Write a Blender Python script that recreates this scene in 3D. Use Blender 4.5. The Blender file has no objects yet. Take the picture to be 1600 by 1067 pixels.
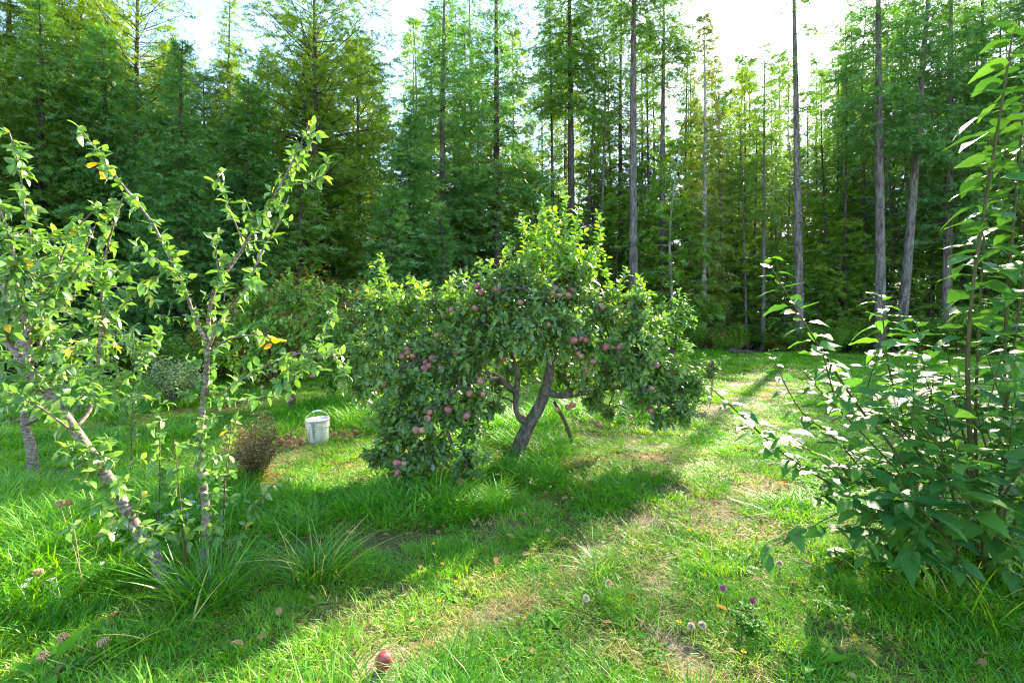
import bpy, math, random
import numpy as np
from mathutils import Vector, Matrix

SEED = 11
rng = np.random.default_rng(SEED)
random.seed(SEED)
SC = bpy.context.scene
R = math.radians

# ------------------------------------------------------------------ camera
CAM_H = 1.6
FPX = 755.0            # focal length in photograph pixels (1600 wide)
HOR = 500.0            # row of the horizon in the photograph
cam_d = bpy.data.cameras.new('camera')
cam_d.sensor_width = 36.0
cam_d.lens = 36.0 * FPX / 1600.0
cam_d.shift_y = -(533.5 - HOR) / 1600.0
cam_d.clip_start = 0.05
cam_d.clip_end = 3000
cam = bpy.data.objects.new('camera', cam_d)
cam.location = (0, 0, CAM_H)
cam.rotation_euler = (R(90), 0, 0)
SC.collection.objects.link(cam)
SC.camera = cam

# ------------------------------------------------------------------ sky, sun, exposure
SUN_AZ, SUN_EL = 33.5, 32.0       # azimuth to the right of straight ahead, elevation
world = bpy.data.worlds.new('World')
SC.world = world
world.use_nodes = True
wn, wl = world.node_tree.nodes, world.node_tree.links
bg = wn['Background']
sky = wn.new('ShaderNodeTexSky')
sky.sky_type = 'NISHITA'
sky.sun_disc = False
sky.sun_elevation = R(SUN_EL)
sky.sun_rotation = R(SUN_AZ)
sky.air_density = 1.0
sky.dust_density = 0.4
sky.ozone_density = 1.0
wl.new(sky.outputs[0], bg.inputs[0])
bg.inputs[1].default_value = 0.105
sun_d = bpy.data.lights.new('sun', 'SUN')
sun_d.energy = 3.9
sun_d.angle = R(0.9)
sun_d.color = (1.0, 0.88, 0.66)
sun = bpy.data.objects.new('sun', sun_d)
sdir = Vector((math.sin(R(SUN_AZ)) * math.cos(R(SUN_EL)), math.cos(R(SUN_AZ)) * math.cos(R(SUN_EL)), math.sin(R(SUN_EL))))
sun.rotation_euler = sdir.to_track_quat('Z', 'Y').to_euler()
sun.location = (20, 30, 40)
SC.collection.objects.link(sun)
SC.view_settings.view_transform = 'Standard'
SC.view_settings.look = 'None'
SC.view_settings.gamma = 1.0
SC.view_settings.use_curve_mapping = False
SC.view_settings.exposure = 2.6
SC.render.engine = 'CYCLES'
SC.cycles.max_bounces = 4
SC.cycles.diffuse_bounces = 2
SC.cycles.glossy_bounces = 2
SC.cycles.transmission_bounces = 3
SC.cycles.sample_clamp_indirect = 6.0
SC.cycles.use_denoising = True
SC.cycles.filter_width = 1.1
SC.cycles.denoising_prefilter = 'NONE'
SC.cycles.use_adaptive_sampling = True
SC.cycles.adaptive_threshold = 0.03

# ------------------------------------------------------------------ helpers
def lattice(seed, n=64):
    return np.random.default_rng(seed).random((n, n))
_LAT = {}
def noise2(x, y, scale, seed=0):
    """value noise 0..1"""
    if seed not in _LAT: _LAT[seed] = lattice(seed + 1000)
    L = _LAT[seed]; n = L.shape[0]
    x = np.asarray(x, float) / scale; y = np.asarray(y, float) / scale
    xi = np.floor(x).astype(int); yi = np.floor(y).astype(int)
    fx = x - xi; fy = y - yi
    fx = fx * fx * (3 - 2 * fx); fy = fy * fy * (3 - 2 * fy)
    a = L[xi % n, yi % n]; b = L[(xi + 1) % n, yi % n]; c = L[xi % n, (yi + 1) % n]; d = L[(xi + 1) % n, (yi + 1) % n]
    return (a * (1 - fx) + b * fx) * (1 - fy) + (c * (1 - fx) + d * fx) * fy

def gz(x, y):
    x = np.asarray(x, float); y = np.asarray(y, float)
    fade = np.clip(1.2 - (np.abs(x) + np.abs(y)) / 120, 0, 1)
    h = 0.11 * (noise2(x, y, 2.7, 1) - 0.5) + 0.05 * (noise2(x, y, 0.8, 2) - 0.5) + 0.03 * (noise2(x, y, 0.3, 3) - 0.5)
    return h * fade

def P(px, py, d):
    """a point at depth d metres that the lens sees at photograph pixel px, py"""
    return np.array([(px - 800) / FPX * d, d, CAM_H - (py - HOR) / FPX * d])

def G(px, py):
    d = CAM_H * FPX / (py - HOR)
    x = (px - 800) / FPX * d
    return np.array([x, d, float(gz(x, d))])

def norm(v):
    v = np.asarray(v, float)
    return v / (np.linalg.norm(v, axis=-1, keepdims=True) + 1e-9)

class Mesh:
    """collects geometry for ONE mesh"""
    def __init__(s):
        s.v = []; s.lv = []; s.lt = []; s.rnd = []; s.uv = []; s.n = 0
    def add(s, v, loops, totals, rnd, uv):
        s.v.append(np.asarray(v, np.float32)); s.lv.append(np.asarray(loops, np.int32) + s.n); s.lt.append(np.asarray(totals, np.int32))
        s.rnd.append(np.asarray(rnd, np.float32)); s.uv.append(np.asarray(uv, np.float32)); s.n += len(v)
    def tube(s, pts, rad, sides=6, rnd=0.5, cap=True):
        pts = np.asarray(pts, float); rad = np.asarray(rad, float) * np.ones(len(pts)); k = len(pts)
        t = np.gradient(pts, axis=0); t = norm(t)
        ref = np.array([1.0, 0, 0]) if abs(t[0][0]) < 0.8 else np.array([0, 1.0, 0])
        a = norm(np.cross(t[0], ref)); V = []; length = 0; uv = []
        ang = np.linspace(0, 2 * np.pi, sides, endpoint=False)
        for i in range(k):
            a = a - t[i] * np.dot(a, t[i]); a = norm(a); b = np.cross(t[i], a)
            V.append(pts[i] + rad[i] * (np.outer(np.cos(ang), a) + np.outer(np.sin(ang), b)))
            if i: length += np.linalg.norm(pts[i] - pts[i - 1])
            uv.append(np.stack([ang / 6.283, np.full(sides, length)], 1))
        V = np.concatenate(V); uv = np.concatenate(uv)
        q = []
        for i in range(k - 1):
            for j in range(sides):
                j2 = (j + 1) % sides
                q += [i * sides + j, i * sides + j2, (i + 1) * sides + j2, (i + 1) * sides + j]
        tot = [4] * ((k - 1) * sides)
        if cap:
            q += list(range((k - 1) * sides, k * sides)); tot.append(sides)
            q += list(range(sides - 1, -1, -1)); tot.append(sides)
        q = np.array(q)
        s.add(V, q, tot, np.full(len(V), rnd), uv)
    def stamp(s, T, M, t, rnd):
        """copies of template T under 3x3 matrices M and offsets t"""
        M = np.asarray(M, float); t = np.asarray(t, float); n = len(M)
        if n == 0: return
        v = np.einsum('nij,vj->nvi', M, T['v']) + t[:, None, :]
        nv = len(T['v'])
        loops = (T['l'][None, :] + (np.arange(n) * nv)[:, None]).ravel()
        s.add(v.reshape(-1, 3), loops, np.tile(T['t'], n), np.repeat(np.asarray(rnd, float), nv), np.tile(T['uv'], (n, 1)))
    def build(s, name, smooth=False):
        me = bpy.data.meshes.new(name)
        v = np.concatenate(s.v); lv = np.concatenate(s.lv); lt = np.concatenate(s.lt)
        me.vertices.add(len(v)); me.vertices.foreach_set('co', v.ravel())
        me.loops.add(len(lv)); me.loops.foreach_set('vertex_index', lv)
        me.polygons.add(len(lt)); me.polygons.foreach_set('loop_start', np.concatenate([[0], np.cumsum(lt)[:-1]]).astype(np.int32))
        me.polygons.foreach_set('loop_total', lt)
        if smooth: me.polygons.foreach_set('use_smooth', np.ones(len(lt), bool))
        at = me.attributes.new('rnd', 'FLOAT', 'POINT'); at.data.foreach_set('value', np.concatenate(s.rnd))
        uvl = me.uv_layers.new(name='UVMap'); uvl.data.foreach_set('uv', np.concatenate(s.uv)[lv].ravel())
        me.update(); me.validate()
        return me

def tmpl(v, faces, uv=None):
    v = np.array(v, float)
    if uv is None: uv = v[:, :2]
    return dict(v=v, l=np.concatenate([np.array(f) for f in faces]), t=np.array([len(f) for f in faces]), uv=np.array(uv, float))

def leaf_template(stations, fold=0.25, droop=0.25, wave=0.0, petiole=0.0, twist=0.0):
    """stations: (t, halfwidth). Leaf along +Y, length 1, normal +Z."""
    v = []; f = []; uv = []
    rows = []
    if petiole > 0:
        v += [(-0.012, -petiole, 0.02), (0.012, -petiole, 0.02)]; uv += [(0.49, 0), (0.51, 0)]
    pb = len(v)
    for i, (t, w) in enumerate(stations):
        z = -droop * t * t
        wz = wave * math.sin(i * 2.4)
        if w < 1e-4:
            rows.append([len(v)]); v.append((0, t, z)); uv.append((0.5, t))
        else:
            rows.append([len(v), len(v) + 1, len(v) + 2])
            v += [(-w, t, z + fold * w + wz), (twist * t * 0.2, t, z), (w, t, z + fold * w - wz)]
            uv += [(0.5 - w, t), (0.5, t), (0.5 + w, t)]
    for a, b in zip(rows[:-1], rows[1:]):
        if len(a) == 1 and len(b) == 3: f += [(a[0], b[1], b[0]), (a[0], b[2], b[1])]
        elif len(a) == 3 and len(b) == 1: f += [(a[0], a[1], b[0]), (a[1], a[2], b[0])]
        else: f += [(a[0], a[1], b[1], b[0]), (a[1], a[2], b[2], b[1])]
    if petiole > 0: f.append((0, 1, rows[0][0]))
    return tmpl(v, f, uv)

LEAF_APPLE = leaf_template([(0, 0), (0.35, 0.27), (0.72, 0.22), (1, 0)], 0.35, 0.22)
LEAF_PLUM = [leaf_template([(0, 0), (0.2, 0.2), (0.5, 0.29), (0.8, 0.17), (1, 0)], 0.3, d, w, 0.18) for d, w in ((0.35, 0.02), (0.15, 0.03), (0.6, 0.02))]
LEAF_CHERRY = leaf_template([(0, 0), (0.2, 0.14), (0.5, 0.19), (0.8, 0.11), (1, 0)], 0.3, 0.4, 0.01, 0.15)
LEAF_POPLAR = [leaf_template([(0, 0), (0.06, 0.17), (0.2, 0.25), (0.38, 0.27), (0.58, 0.22), (0.78, 0.12), (0.92, 0.045), (1, 0)], 0.2, d, w, 0.22, tw) for d, w, tw in ((0.12, 0.02, 0.1), (0.3, 0.03, -0.2), (0.5, 0.02, 0.3), (-0.1, 0.035, 0))]
LEAF_SMALL = tmpl([(0, 0, 0), (-0.28, 0.5, 0.08), (0, 1, -0.1), (0.28, 0.5, 0.08)], [(0, 3, 2, 1)])
def spray_template(n=4, wz=0.05, seed=0):
    g = np.random.default_rng(seed); v = [(-0.035, 0, 0), (0.035, 0, 0), (0, 1, -0.06)]; f = [(0, 1, 2)]
    for i in range(n):
        for sg in (-1, 1):
            t = 0.06 + 0.78 * (i + 0.5 * g.random()) / n; L = (0.46 - 0.26 * t) * g.uniform(0.75, 1.25); a = R(g.uniform(38, 62)); w = 0.07
            dx, dy = sg * math.sin(a), math.cos(a); z = g.normal(0, wz); k = len(v)
            v += [(0, t - w, -0.06 * t * t), (0, t + w, -0.06 * t * t), (dx * L + 0.02 * sg, t + dy * L, z)]
            f.append((k, k + 1, k + 2))
    return tmpl(v, f)
SPRAYS = [spray_template(4, 0.05, k) for k in range(3)]

def frames(d, n):
    """3x3 matrices whose Y is d and whose Z is near n"""
    d = norm(d); x = norm(np.cross(d, n)); z = np.cross(x, d)
    return np.stack([x, d, z], axis=-1)

# ------------------------------------------------------------------ materials
def new_mat(name):
    m = bpy.data.materials.new(name); m.use_nodes = True
    nt = m.node_tree; nt.nodes.clear()
    out = nt.nodes.new('ShaderNodeOutputMaterial')
    return m, nt, nt.nodes, nt.links, out

def ramp(nd, cols):
    r = nd.new('ShaderNodeValToRGB')
    el = r.color_ramp.elements
    while len(el) < len(cols): el.new(0.5)
    for i, c in enumerate(cols):
        pos, col = c if isinstance(c[0], (int, float)) and len(c) == 2 else (i / (len(cols) - 1), c)
        el[i].position = pos; el[i].color = (*col, 1)
    return r

def foliage(name, cols, trans=0.42, rough=0.45, spec=0.4, tint=(1.35, 1.25, 0.55), obj_var=0.25, vein=False, under=None, satk=1.3):
    def sat(c):
        l_ = 0.25 * c[0] + 0.65 * c[1] + 0.1 * c[2]
        return tuple(max(0.003, l_ + (x_ - l_) * satk) for x_ in c)
    cols = [(c[0], sat(c[1])) if len(c) == 2 else sat(c) for c in cols]
    m, nt, nd, lk, out = new_mat(name)
    at = nd.new('ShaderNodeAttribute'); at.attribute_name = 'rnd'
    oi = nd.new('ShaderNodeObjectInfo')
    rp = ramp(nd, cols)
    fac = nd.new('ShaderNodeMath'); fac.operation = 'MULTIPLY_ADD'
    ov = nd.new('ShaderNodeMath'); ov.operation = 'MULTIPLY_ADD'; ov.inputs[1].default_value = obj_var; ov.inputs[2].default_value = -obj_var / 2
    lk.new(oi.outputs['Random'], ov.inputs[0])
    lk.new(at.outputs['Fac'], fac.inputs[0]); fac.inputs[1].default_value = 1.0
    lk.new(ov.outputs[0], fac.inputs[2]); fac.use_clamp = True
    lk.new(fac.outputs[0], rp.inputs[0])
    col = rp.outputs[0]
    bump = None
    if vein:
        uv = nd.new('ShaderNodeUVMap'); uv.uv_map = 'UVMap'
        sp = nd.new('ShaderNodeSeparateXYZ'); lk.new(uv.outputs[0], sp.inputs[0])
        ab = nd.new('ShaderNodeMath'); ab.operation = 'SUBTRACT'; ab.inputs[1].default_value = 0.5; lk.new(sp.outputs[0], ab.inputs[0])
        ab2 = nd.new('ShaderNodeMath'); ab2.operation = 'ABSOLUTE'; lk.new(ab.outputs[0], ab2.inputs[0])
        # side veins: sin((v - 0.8|u|) * k)
        mm = nd.new('ShaderNodeMath'); mm.operation = 'MULTIPLY_ADD'; mm.inputs[1].default_value = -0.9; lk.new(ab2.outputs[0], mm.inputs[0]); lk.new(sp.outputs[1], mm.inputs[2])
        sn = nd.new('ShaderNodeMath'); sn.operation = 'MULTIPLY'; sn.inputs[1].default_value = 62; lk.new(mm.outputs[0], sn.inputs[0])
        si = nd.new('ShaderNodeMath'); si.operation = 'SINE'; lk.new(sn.outputs[0], si.inputs[0])
        pw = nd.new('ShaderNodeMapRange'); pw.inputs[1].default_value = 0.8; pw.inputs[2].default_value = 1.0; lk.new(si.outputs[0], pw.inputs[0])
        mr = nd.new('ShaderNodeMapRange'); mr.inputs[1].default_value = 0.012; mr.inputs[2].default_value = 0.004; lk.new(ab2.outputs[0], mr.inputs[0])
        mx = nd.new('ShaderNodeMath'); mx.operation = 'MAXIMUM'; lk.new(pw.outputs[0], mx.inputs[0]); lk.new(mr.outputs[0], mx.inputs[1])
        mc = nd.new('ShaderNodeMixRGB'); mc.inputs[2].default_value = (*[min(1, c * 1.9 + 0.02) for c in cols[len(cols) // 2][-3:]], 1) if not isinstance(cols[0][0], (int, float)) or len(cols[0]) == 3 else (*cols[-1][1], 1)
        sc_ = nd.new('ShaderNodeMath'); sc_.operation = 'MULTIPLY'; sc_.inputs[1].default_value = 0.2; lk.new(mx.outputs[0], sc_.inputs[0])
        lk.new(sc_.outputs[0], mc.inputs[0]); lk.new(col, mc.inputs[1]); col = mc.outputs[0]
        bump = nd.new('ShaderNodeBump'); bump.inputs['Strength'].default_value = 0.22; bump.inputs['Distance'].default_value = 0.004
        lk.new(mx.outputs[0], bump.inputs['Height'])
    if under:
        ge = nd.new('ShaderNodeNewGeometry'); mu = nd.new('ShaderNodeMixRGB'); mu.inputs[2].default_value = (*under, 1)
        hf = nd.new('ShaderNodeMath'); hf.operation = 'MULTIPLY'; hf.inputs[1].default_value = 0.7; lk.new(ge.outputs['Backfacing'], hf.inputs[0])
        lk.new(hf.outputs[0], mu.inputs[0]); lk.new(col, mu.inputs[1]); colp = mu.outputs[0]
    else: colp = col
    p = nd.new('ShaderNodeBsdfPrincipled')
    p.inputs['Roughness'].default_value = rough; p.inputs['Specular IOR Level'].default_value = spec
    lk.new(colp, p.inputs['Base Color'])
    if bump: lk.new(bump.outputs[0], p.inputs['Normal'])
    tr = nd.new('ShaderNodeBsdfTranslucent')
    mt = nd.new('ShaderNodeMixRGB'); mt.blend_type = 'MULTIPLY'; mt.inputs[0].default_value = 1; mt.inputs[2].default_value = (*[c_ * trans * 2.0 for c_ in tint], 1)
    lk.new(col, mt.inputs[1]); lk.new(mt.outputs[0], tr.inputs[0])
    mix = nd.new('ShaderNodeAddShader')      # a leaf reflects about as much as it lets through
    lk.new(p.outputs[0], mix.inputs[0]); lk.new(tr.outputs[0], mix.inputs[1]); lk.new(mix.outputs[0], out.inputs[0])
    return m

def noisy(name, cols, scale=6, stretch=(1, 1, 1), rough=0.85, bump=0.4, coord='Object', detail=6, dist=0.02, spec=0.2):
    m, nt, nd, lk, out = new_mat(name)
    tc = nd.new('ShaderNodeTexCoord'); mp = nd.new('ShaderNodeMapping'); mp.inputs['Scale'].default_value = stretch
    lk.new(tc.outputs[coord], mp.inputs[0])
    nz = nd.new('ShaderNodeTexNoise'); nz.inputs['Scale'].default_value = scale; nz.inputs['Detail'].default_value = detail; nz.inputs['Roughness'].default_value = 0.65
    lk.new(mp.outputs[0], nz.inputs[0])
    rp = ramp(nd, cols); lk.new(nz.outputs[0], rp.inputs[0])
    p = nd.new('ShaderNodeBsdfPrincipled'); p.inputs['Roughness'].default_value = rough; p.inputs['Specular IOR Level'].default_value = spec
    lk.new(rp.outputs[0], p.inputs['Base Color'])
    b = nd.new('ShaderNodeBump'); b.inputs['Strength'].default_value = bump; b.inputs['Distance'].default_value = dist
    lk.new(nz.outputs[0], b.inputs['Height']); lk.new(b.outputs[0], p.inputs['Normal'])
    lk.new(p.outputs[0], out.inputs[0])
    return m

M = {}
M['fir_dark'] = foliage('fir_dark', [(0.042, 0.11, 0.03), (0.076, 0.168, 0.042), (0.125, 0.22, 0.05)], satk=1.1, trans=0.34, rough=0.55, tint=(1.15, 1.2, 0.6))
M['fir_mid'] = foliage('fir_mid', [(0.048, 0.11, 0.022), (0.082, 0.16, 0.028), (0.13, 0.22, 0.034)], satk=1.1, trans=0.36, rough=0.55, tint=(1.2, 1.2, 0.55))
M['fir_yellow'] = foliage('fir_yellow', [(0.07, 0.13, 0.02), (0.115, 0.185, 0.026), (0.175, 0.235, 0.032)], satk=1.1, trans=0.42, rough=0.55, tint=(1.3, 1.22, 0.45))
M['fir_sparse'] = foliage('fir_sparse', [(0.09, 0.12, 0.04), (0.13, 0.16, 0.055), (0.18, 0.18, 0.065)], trans=0.3, rough=0.6)
M['under_green'] = foliage('under_green', [(0.045, 0.11, 0.018), (0.08, 0.17, 0.024), (0.13, 0.22, 0.03)], satk=1.1, trans=0.45)
M['bark_fir'] = noisy('bark_fir', [(0.3, (0.045, 0.036, 0.03)), (0.45, (0.13, 0.11, 0.095)), (0.58, (0.2, 0.18, 0.16)), (0.72, (0.36, 0.33, 0.3))], 9, (1, 1, 0.22), bump=1.0, dist=0.08, detail=9)
M['bark_dark'] = noisy('bark_dark', [(0.3, (0.03, 0.022, 0.017)), (0.55, (0.09, 0.07, 0.06)), (0.75, (0.16, 0.135, 0.12))], 7, (1, 1, 0.16), bump=0.8, dist=0.05)
M['bark_pale'] = noisy('bark_pale', [(0.3, (0.16, 0.14, 0.12)), (0.5, (0.36, 0.34, 0.31)), (0.7, (0.55, 0.53, 0.5))], 9, (1, 1, 0.5), bump=0.4)
M['bark_apple'] = noisy('bark_apple', [(0.3, (0.045, 0.035, 0.028)), (0.5, (0.13, 0.105, 0.085)), (0.7, (0.24, 0.22, 0.19))], 22, (1, 1, 0.5), bump=0.9, dist=0.02)
M['bark_plum'] = noisy('bark_plum', [(0.28, (0.05, 0.035, 0.025)), (0.46, (0.16, 0.125, 0.095)), (0.58, (0.3, 0.255, 0.21)), (0.72, (0.5, 0.46, 0.4))], 26, (1, 1, 2.2), bump=0.5, dist=0.01, rough=0.6)
M['twig_brown'] = noisy('twig_brown', [(0.3, (0.08, 0.05, 0.035)), (0.7, (0.22, 0.15, 0.11))], 40, bump=0.2)
M['stem_green'] = noisy('stem_green', [(0.3, (0.06, 0.065, 0.02)), (0.7, (0.12, 0.11, 0.035))], 14, bump=0.15, rough=0.5)
M['apple_leaf'] = foliage('apple_leaf', [(0.05, 0.1, 0.026), (0.085, 0.155, 0.036), (0.14, 0.22, 0.045)], trans=0.36, rough=0.4, spec=0.5, satk=1.12, under=(0.2, 0.27, 0.2), tint=(1.5, 1.4, 0.4))
M['apple_leaf_light'] = foliage('apple_leaf_light', [(0.06, 0.13, 0.03), (0.1, 0.19, 0.04), (0.17, 0.25, 0.055)], trans=0.42, rough=0.4, under=(0.22, 0.28, 0.18))
M['plum_leaf'] = foliage('plum_leaf', [(0, (0.045, 0.11, 0.022)), (0.5, (0.08, 0.17, 0.03)), (0.985, (0.135, 0.22, 0.045)), (0.99, (0.5, 0.33, 0.03))], trans=0.4, rough=0.38, spec=0.5, obj_var=0.0, satk=1.05, tint=(1.2, 1.2, 0.5), under=(0.2, 0.27, 0.12))
M['autumn_leaf'] = foliage('autumn_leaf', [(0.45, 0.16, 0.03), (0.55, 0.32, 0.04), (0.5, 0.4, 0.08)], trans=0.4)
M['poplar_leaf'] = foliage('poplar_leaf', [(0.028, 0.085, 0.026), (0.046, 0.12, 0.032), (0.078, 0.165, 0.036)], satk=1.1, trans=0.36, rough=0.45, spec=0.1, vein=True, under=(0.11, 0.19, 0.08), tint=(1.5, 1.4, 0.4))
M['grass'] = foliage('grass', [(0, (0.05, 0.135, 0.005)), (0.45, (0.095, 0.205, 0.007)), (0.85, (0.165, 0.25, 0.010)), (1, (0.24, 0.27, 0.03))], satk=1.35, trans=0.42, rough=0.5, tint=(1.4, 1.3, 0.4), obj_var=0.3)
M['grass_dry'] = foliage('grass_dry', [(0, (0.1, 0.17, 0.03)), (0.35, (0.24, 0.2, 0.08)), (0.75, (0.4, 0.31, 0.18)), (1, (0.5, 0.42, 0.3))], trans=0.3, rough=0.7, spec=0.2, obj_var=0.3)
M['tussock'] = foliage('tussock', [(0, (0.035, 0.1, 0.012)), (0.6, (0.07, 0.16, 0.016)), (0.9, (0.13, 0.22, 0.03)), (1, (0.35, 0.3, 0.14))], trans=0.38, rough=0.4, spec=0.4)
M['weed_leaf'] = foliage('weed_leaf', [(0.03, 0.1, 0.015), (0.055, 0.15, 0.02), (0.09, 0.19, 0.03)], trans=0.35, rough=0.6, spec=0.2)
M['shrub_pale'] = foliage('shrub_pale', [(0.1, 0.16, 0.08), (0.2, 0.27, 0.15), (0.36, 0.4, 0.27)], trans=0.3)
M['shrub_dry'] = foliage('shrub_dry', [(0.12, 0.09, 0.045), (0.2, 0.15, 0.07), (0.28, 0.21, 0.1)], satk=0.9, trans=0.25, rough=0.8, spec=0.1)
M['shrub_rust'] = foliage('shrub_rust', [(0.06, 0.085, 0.02), (0.14, 0.11, 0.03), (0.26, 0.13, 0.04)], trans=0.35)
M['seed_head'] = noisy('seed_head', [(0.3, (0.3, 0.19, 0.08)), (0.7, (0.6, 0.44, 0.24))], 60, bump=0.3)
M['straw'] = noisy('straw', [(0.3, (0.35, 0.25, 0.12)), (0.7, (0.55, 0.45, 0.25))], 30, bump=0.1)
M['white_petal'] = noisy('white_petal', [(0.3, (0.62, 0.64, 0.6)), (0.7, (0.8, 0.8, 0.78))], 60, bump=0.1)
M['yellow_petal'] = noisy('yellow_petal', [(0.3, (0.75, 0.42, 0.01)), (0.7, (0.8, 0.55, 0.02))], 60, bump=0.1)
M['clover_petal'] = noisy('clover_petal', [(0.3, (0.35, 0.09, 0.25)), (0.7, (0.55, 0.2, 0.4))], 200, bump=0.5)
M['puff'] = foliage('puff', [(0.5, 0.44, 0.36), (0.62, 0.55, 0.46)], trans=0.2, tint=(1, 1, 1))
def apple_mat(name, cols):
    m, nt, nd, lk, out = new_mat(name)
    tc = nd.new('ShaderNodeTexCoord'); oi = nd.new('ShaderNodeObjectInfo'); mp = nd.new('ShaderNodeMapping'); mp.inputs['Scale'].default_value = (1.5, 1.5, 0.7)
    ad = nd.new('ShaderNodeVectorMath'); ad.operation = 'ADD'; mu = nd.new('ShaderNodeMath'); mu.operation = 'MULTIPLY'; mu.inputs[1].default_value = 50; lk.new(oi.outputs['Random'], mu.inputs[0])
    lk.new(tc.outputs['Object'], ad.inputs[0]); lk.new(mu.outputs[0], ad.inputs[1]); lk.new(ad.outputs[0], mp.inputs[0])
    nz = nd.new('ShaderNodeTexNoise'); nz.inputs['Scale'].default_value = 1.6; nz.inputs['Detail'].default_value = 5; nz.inputs['Roughness'].default_value = 0.6; lk.new(mp.outputs[0], nz.inputs[0])
    sh = nd.new('ShaderNodeMath'); sh.operation = 'MULTIPLY_ADD'; sh.inputs[1].default_value = 0.4; lk.new(oi.outputs['Random'], sh.inputs[0])
    sb = nd.new('ShaderNodeMath'); sb.operation = 'SUBTRACT'; sb.inputs[1].default_value = 0.2; lk.new(nz.outputs[0], sb.inputs[0]); lk.new(sb.outputs[0], sh.inputs[2])
    rp = ramp(nd, cols); lk.new(sh.outputs[0], rp.inputs[0])
    p = nd.new('ShaderNodeBsdfPrincipled'); p.inputs['Roughness'].default_value = 0.42; lk.new(rp.outputs[0], p.inputs['Base Color']); lk.new(p.outputs[0], out.inputs[0])
    return m
M['apple'] = apple_mat('apple', [(0.3, (0.42, 0.3, 0.12)), (0.4, (0.42, 0.21, 0.14)), (0.55, (0.38, 0.13, 0.13)), (0.8, (0.28, 0.08, 0.1))])
M['apple_rotten'] = noisy('apple_rotten', [(0.35, (0.55, 0.38, 0.16)), (0.5, (0.5, 0.16, 0.08)), (0.65, (0.2, 0.08, 0.04))], 9, bump=0.1, rough=0.55, detail=4)
M['wood_prop'] = noisy('wood_prop', [(0.3, (0.07, 0.05, 0.04)), (0.7, (0.2, 0.17, 0.14))], 20, (1, 1, 0.2), bump=0.5)
M['litter'] = foliage('litter', [(0.06, 0.035, 0.02), (0.14, 0.085, 0.045), (0.25, 0.17, 0.1)], trans=0.15, rough=0.9, spec=0.1)

# ------------------------------------------------------------------ object helpers
COL = SC.collection
def link(o):
    COL.objects.link(o); return o
def tag(o, label=None, cat=None, group=None, kind=None):
    if label: o['label'] = label
    if cat: o['category'] = cat
    if group: o['group'] = group
    if kind: o['kind'] = kind
    return o
def empty(name, loc, label, cat, group=None, rz=0.0, scale=1.0):
    o = bpy.data.objects.new(name, None); link(o)
    o.empty_display_size = 0.1
    o.location = loc; o.rotation_euler = (0, 0, rz); o.scale = (scale,) * 3 if not isinstance(scale, tuple) else scale
    return tag(o, label, cat, group)
def part(name, me, mat, parent, kind=None, slot=False):
    o = bpy.data.objects.new(name, me); link(o)
    if slot:
        if not me.materials: me.materials.append(None)
        o.material_slots[0].link = 'OBJECT'; o.material_slots[0].material = mat
    elif not me.materials: me.materials.append(mat)
    if parent is not None: o.parent = parent
    if kind: o['kind'] = kind
    return o
def at_mats(o, origin):
    return o

def smooth_path(pts, n):
    """Catmull-Rom through pts"""
    pts = np.asarray(pts, float); k = len(pts)
    if k == 2: return np.linspace(pts[0], pts[1], n)
    p = np.vstack([2 * pts[0] - pts[1], pts, 2 * pts[-1] - pts[-2]])
    u = np.linspace(0, k - 1 - 1e-6, n); i = u.astype(int); f = (u - i)[:, None]
    p0, p1, p2, p3 = p[i], p[i + 1], p[i + 2], p[i + 3]
    return 0.5 * (2 * p1 + (p2 - p0) * f + (2 * p0 - 5 * p1 + 4 * p2 - p3) * f ** 2 + (3 * p1 - p0 - 3 * p2 + p3) * f ** 3)

# ================================================================== THE GROUND
EDGE_X = np.array([-60, -22, -12, -7, -3.5, 0, 3, 8, 20, 40, 80.])
EDGE_Y = np.array([10, 11.5, 12.5, 13.5, 16.5, 20, 22, 23, 22.5, 20, 18.])
def forest_edge(x): return np.interp(x, EDGE_X, EDGE_Y)

TRACK = [np.array([G(*p)[:2] for p in line]) for line in (
    [(1050, 1067), (1025, 930), (1100, 800), (1195, 750)],
    [(640, 1067), (745, 960), (850, 905), (960, 840), (1080, 770), (1110, 720)],
    [(400, 760), (430, 730), (455, 705)],
    [(590, 1045), (610, 1030)], [(770, 705), (830, 700)],
    [(1090, 650), (1150, 630), (1240, 600), (1330, 585)],
    [(180, 860), (290, 850)],
    [(880, 725), (1000, 715)],
    [(1090, 600), (1000, 590)])]
TRACK_W = [0.12, 0.09, 0.22, 0.12, 0.25, 0.28, 0.13, 0.2, 0.3]
def seg_dist(x, y, line):
    best = np.full(np.shape(x), 1e9)
    for a, b in zip(line[:-1], line[1:]):
        d = b - a; t = np.clip(((x - a[0]) * d[0] + (y - a[1]) * d[1]) / (d @ d), 0, 1)
        best = np.minimum(best, np.hypot(x - a[0] - t * d[0], y - a[1] - t * d[1]))
    return best
def dryness(x, y):
    x = np.asarray(x, float); y = np.asarray(y, float)
    v = np.zeros(x.shape)
    for ln, w in zip(TRACK, TRACK_W):
        v = np.maximum(v, np.exp(-(seg_dist(x, y, ln) / (w * (1 + 0.03 * y))) ** 2))
    n1 = noise2(x, y, 0.9, 5); n2 = noise2(x, y, 0.28, 6)
    v = v * (0.1 + 1.1 * n2) + np.clip((n1 - 0.62) * 1.3, 0, 1) * (0.4 + 0.8 * n2)
    return np.clip(v * np.interp(y, [0, 6, 10, 30], [1, 1, 0.7, 0.6]), 0, 1)

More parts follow.
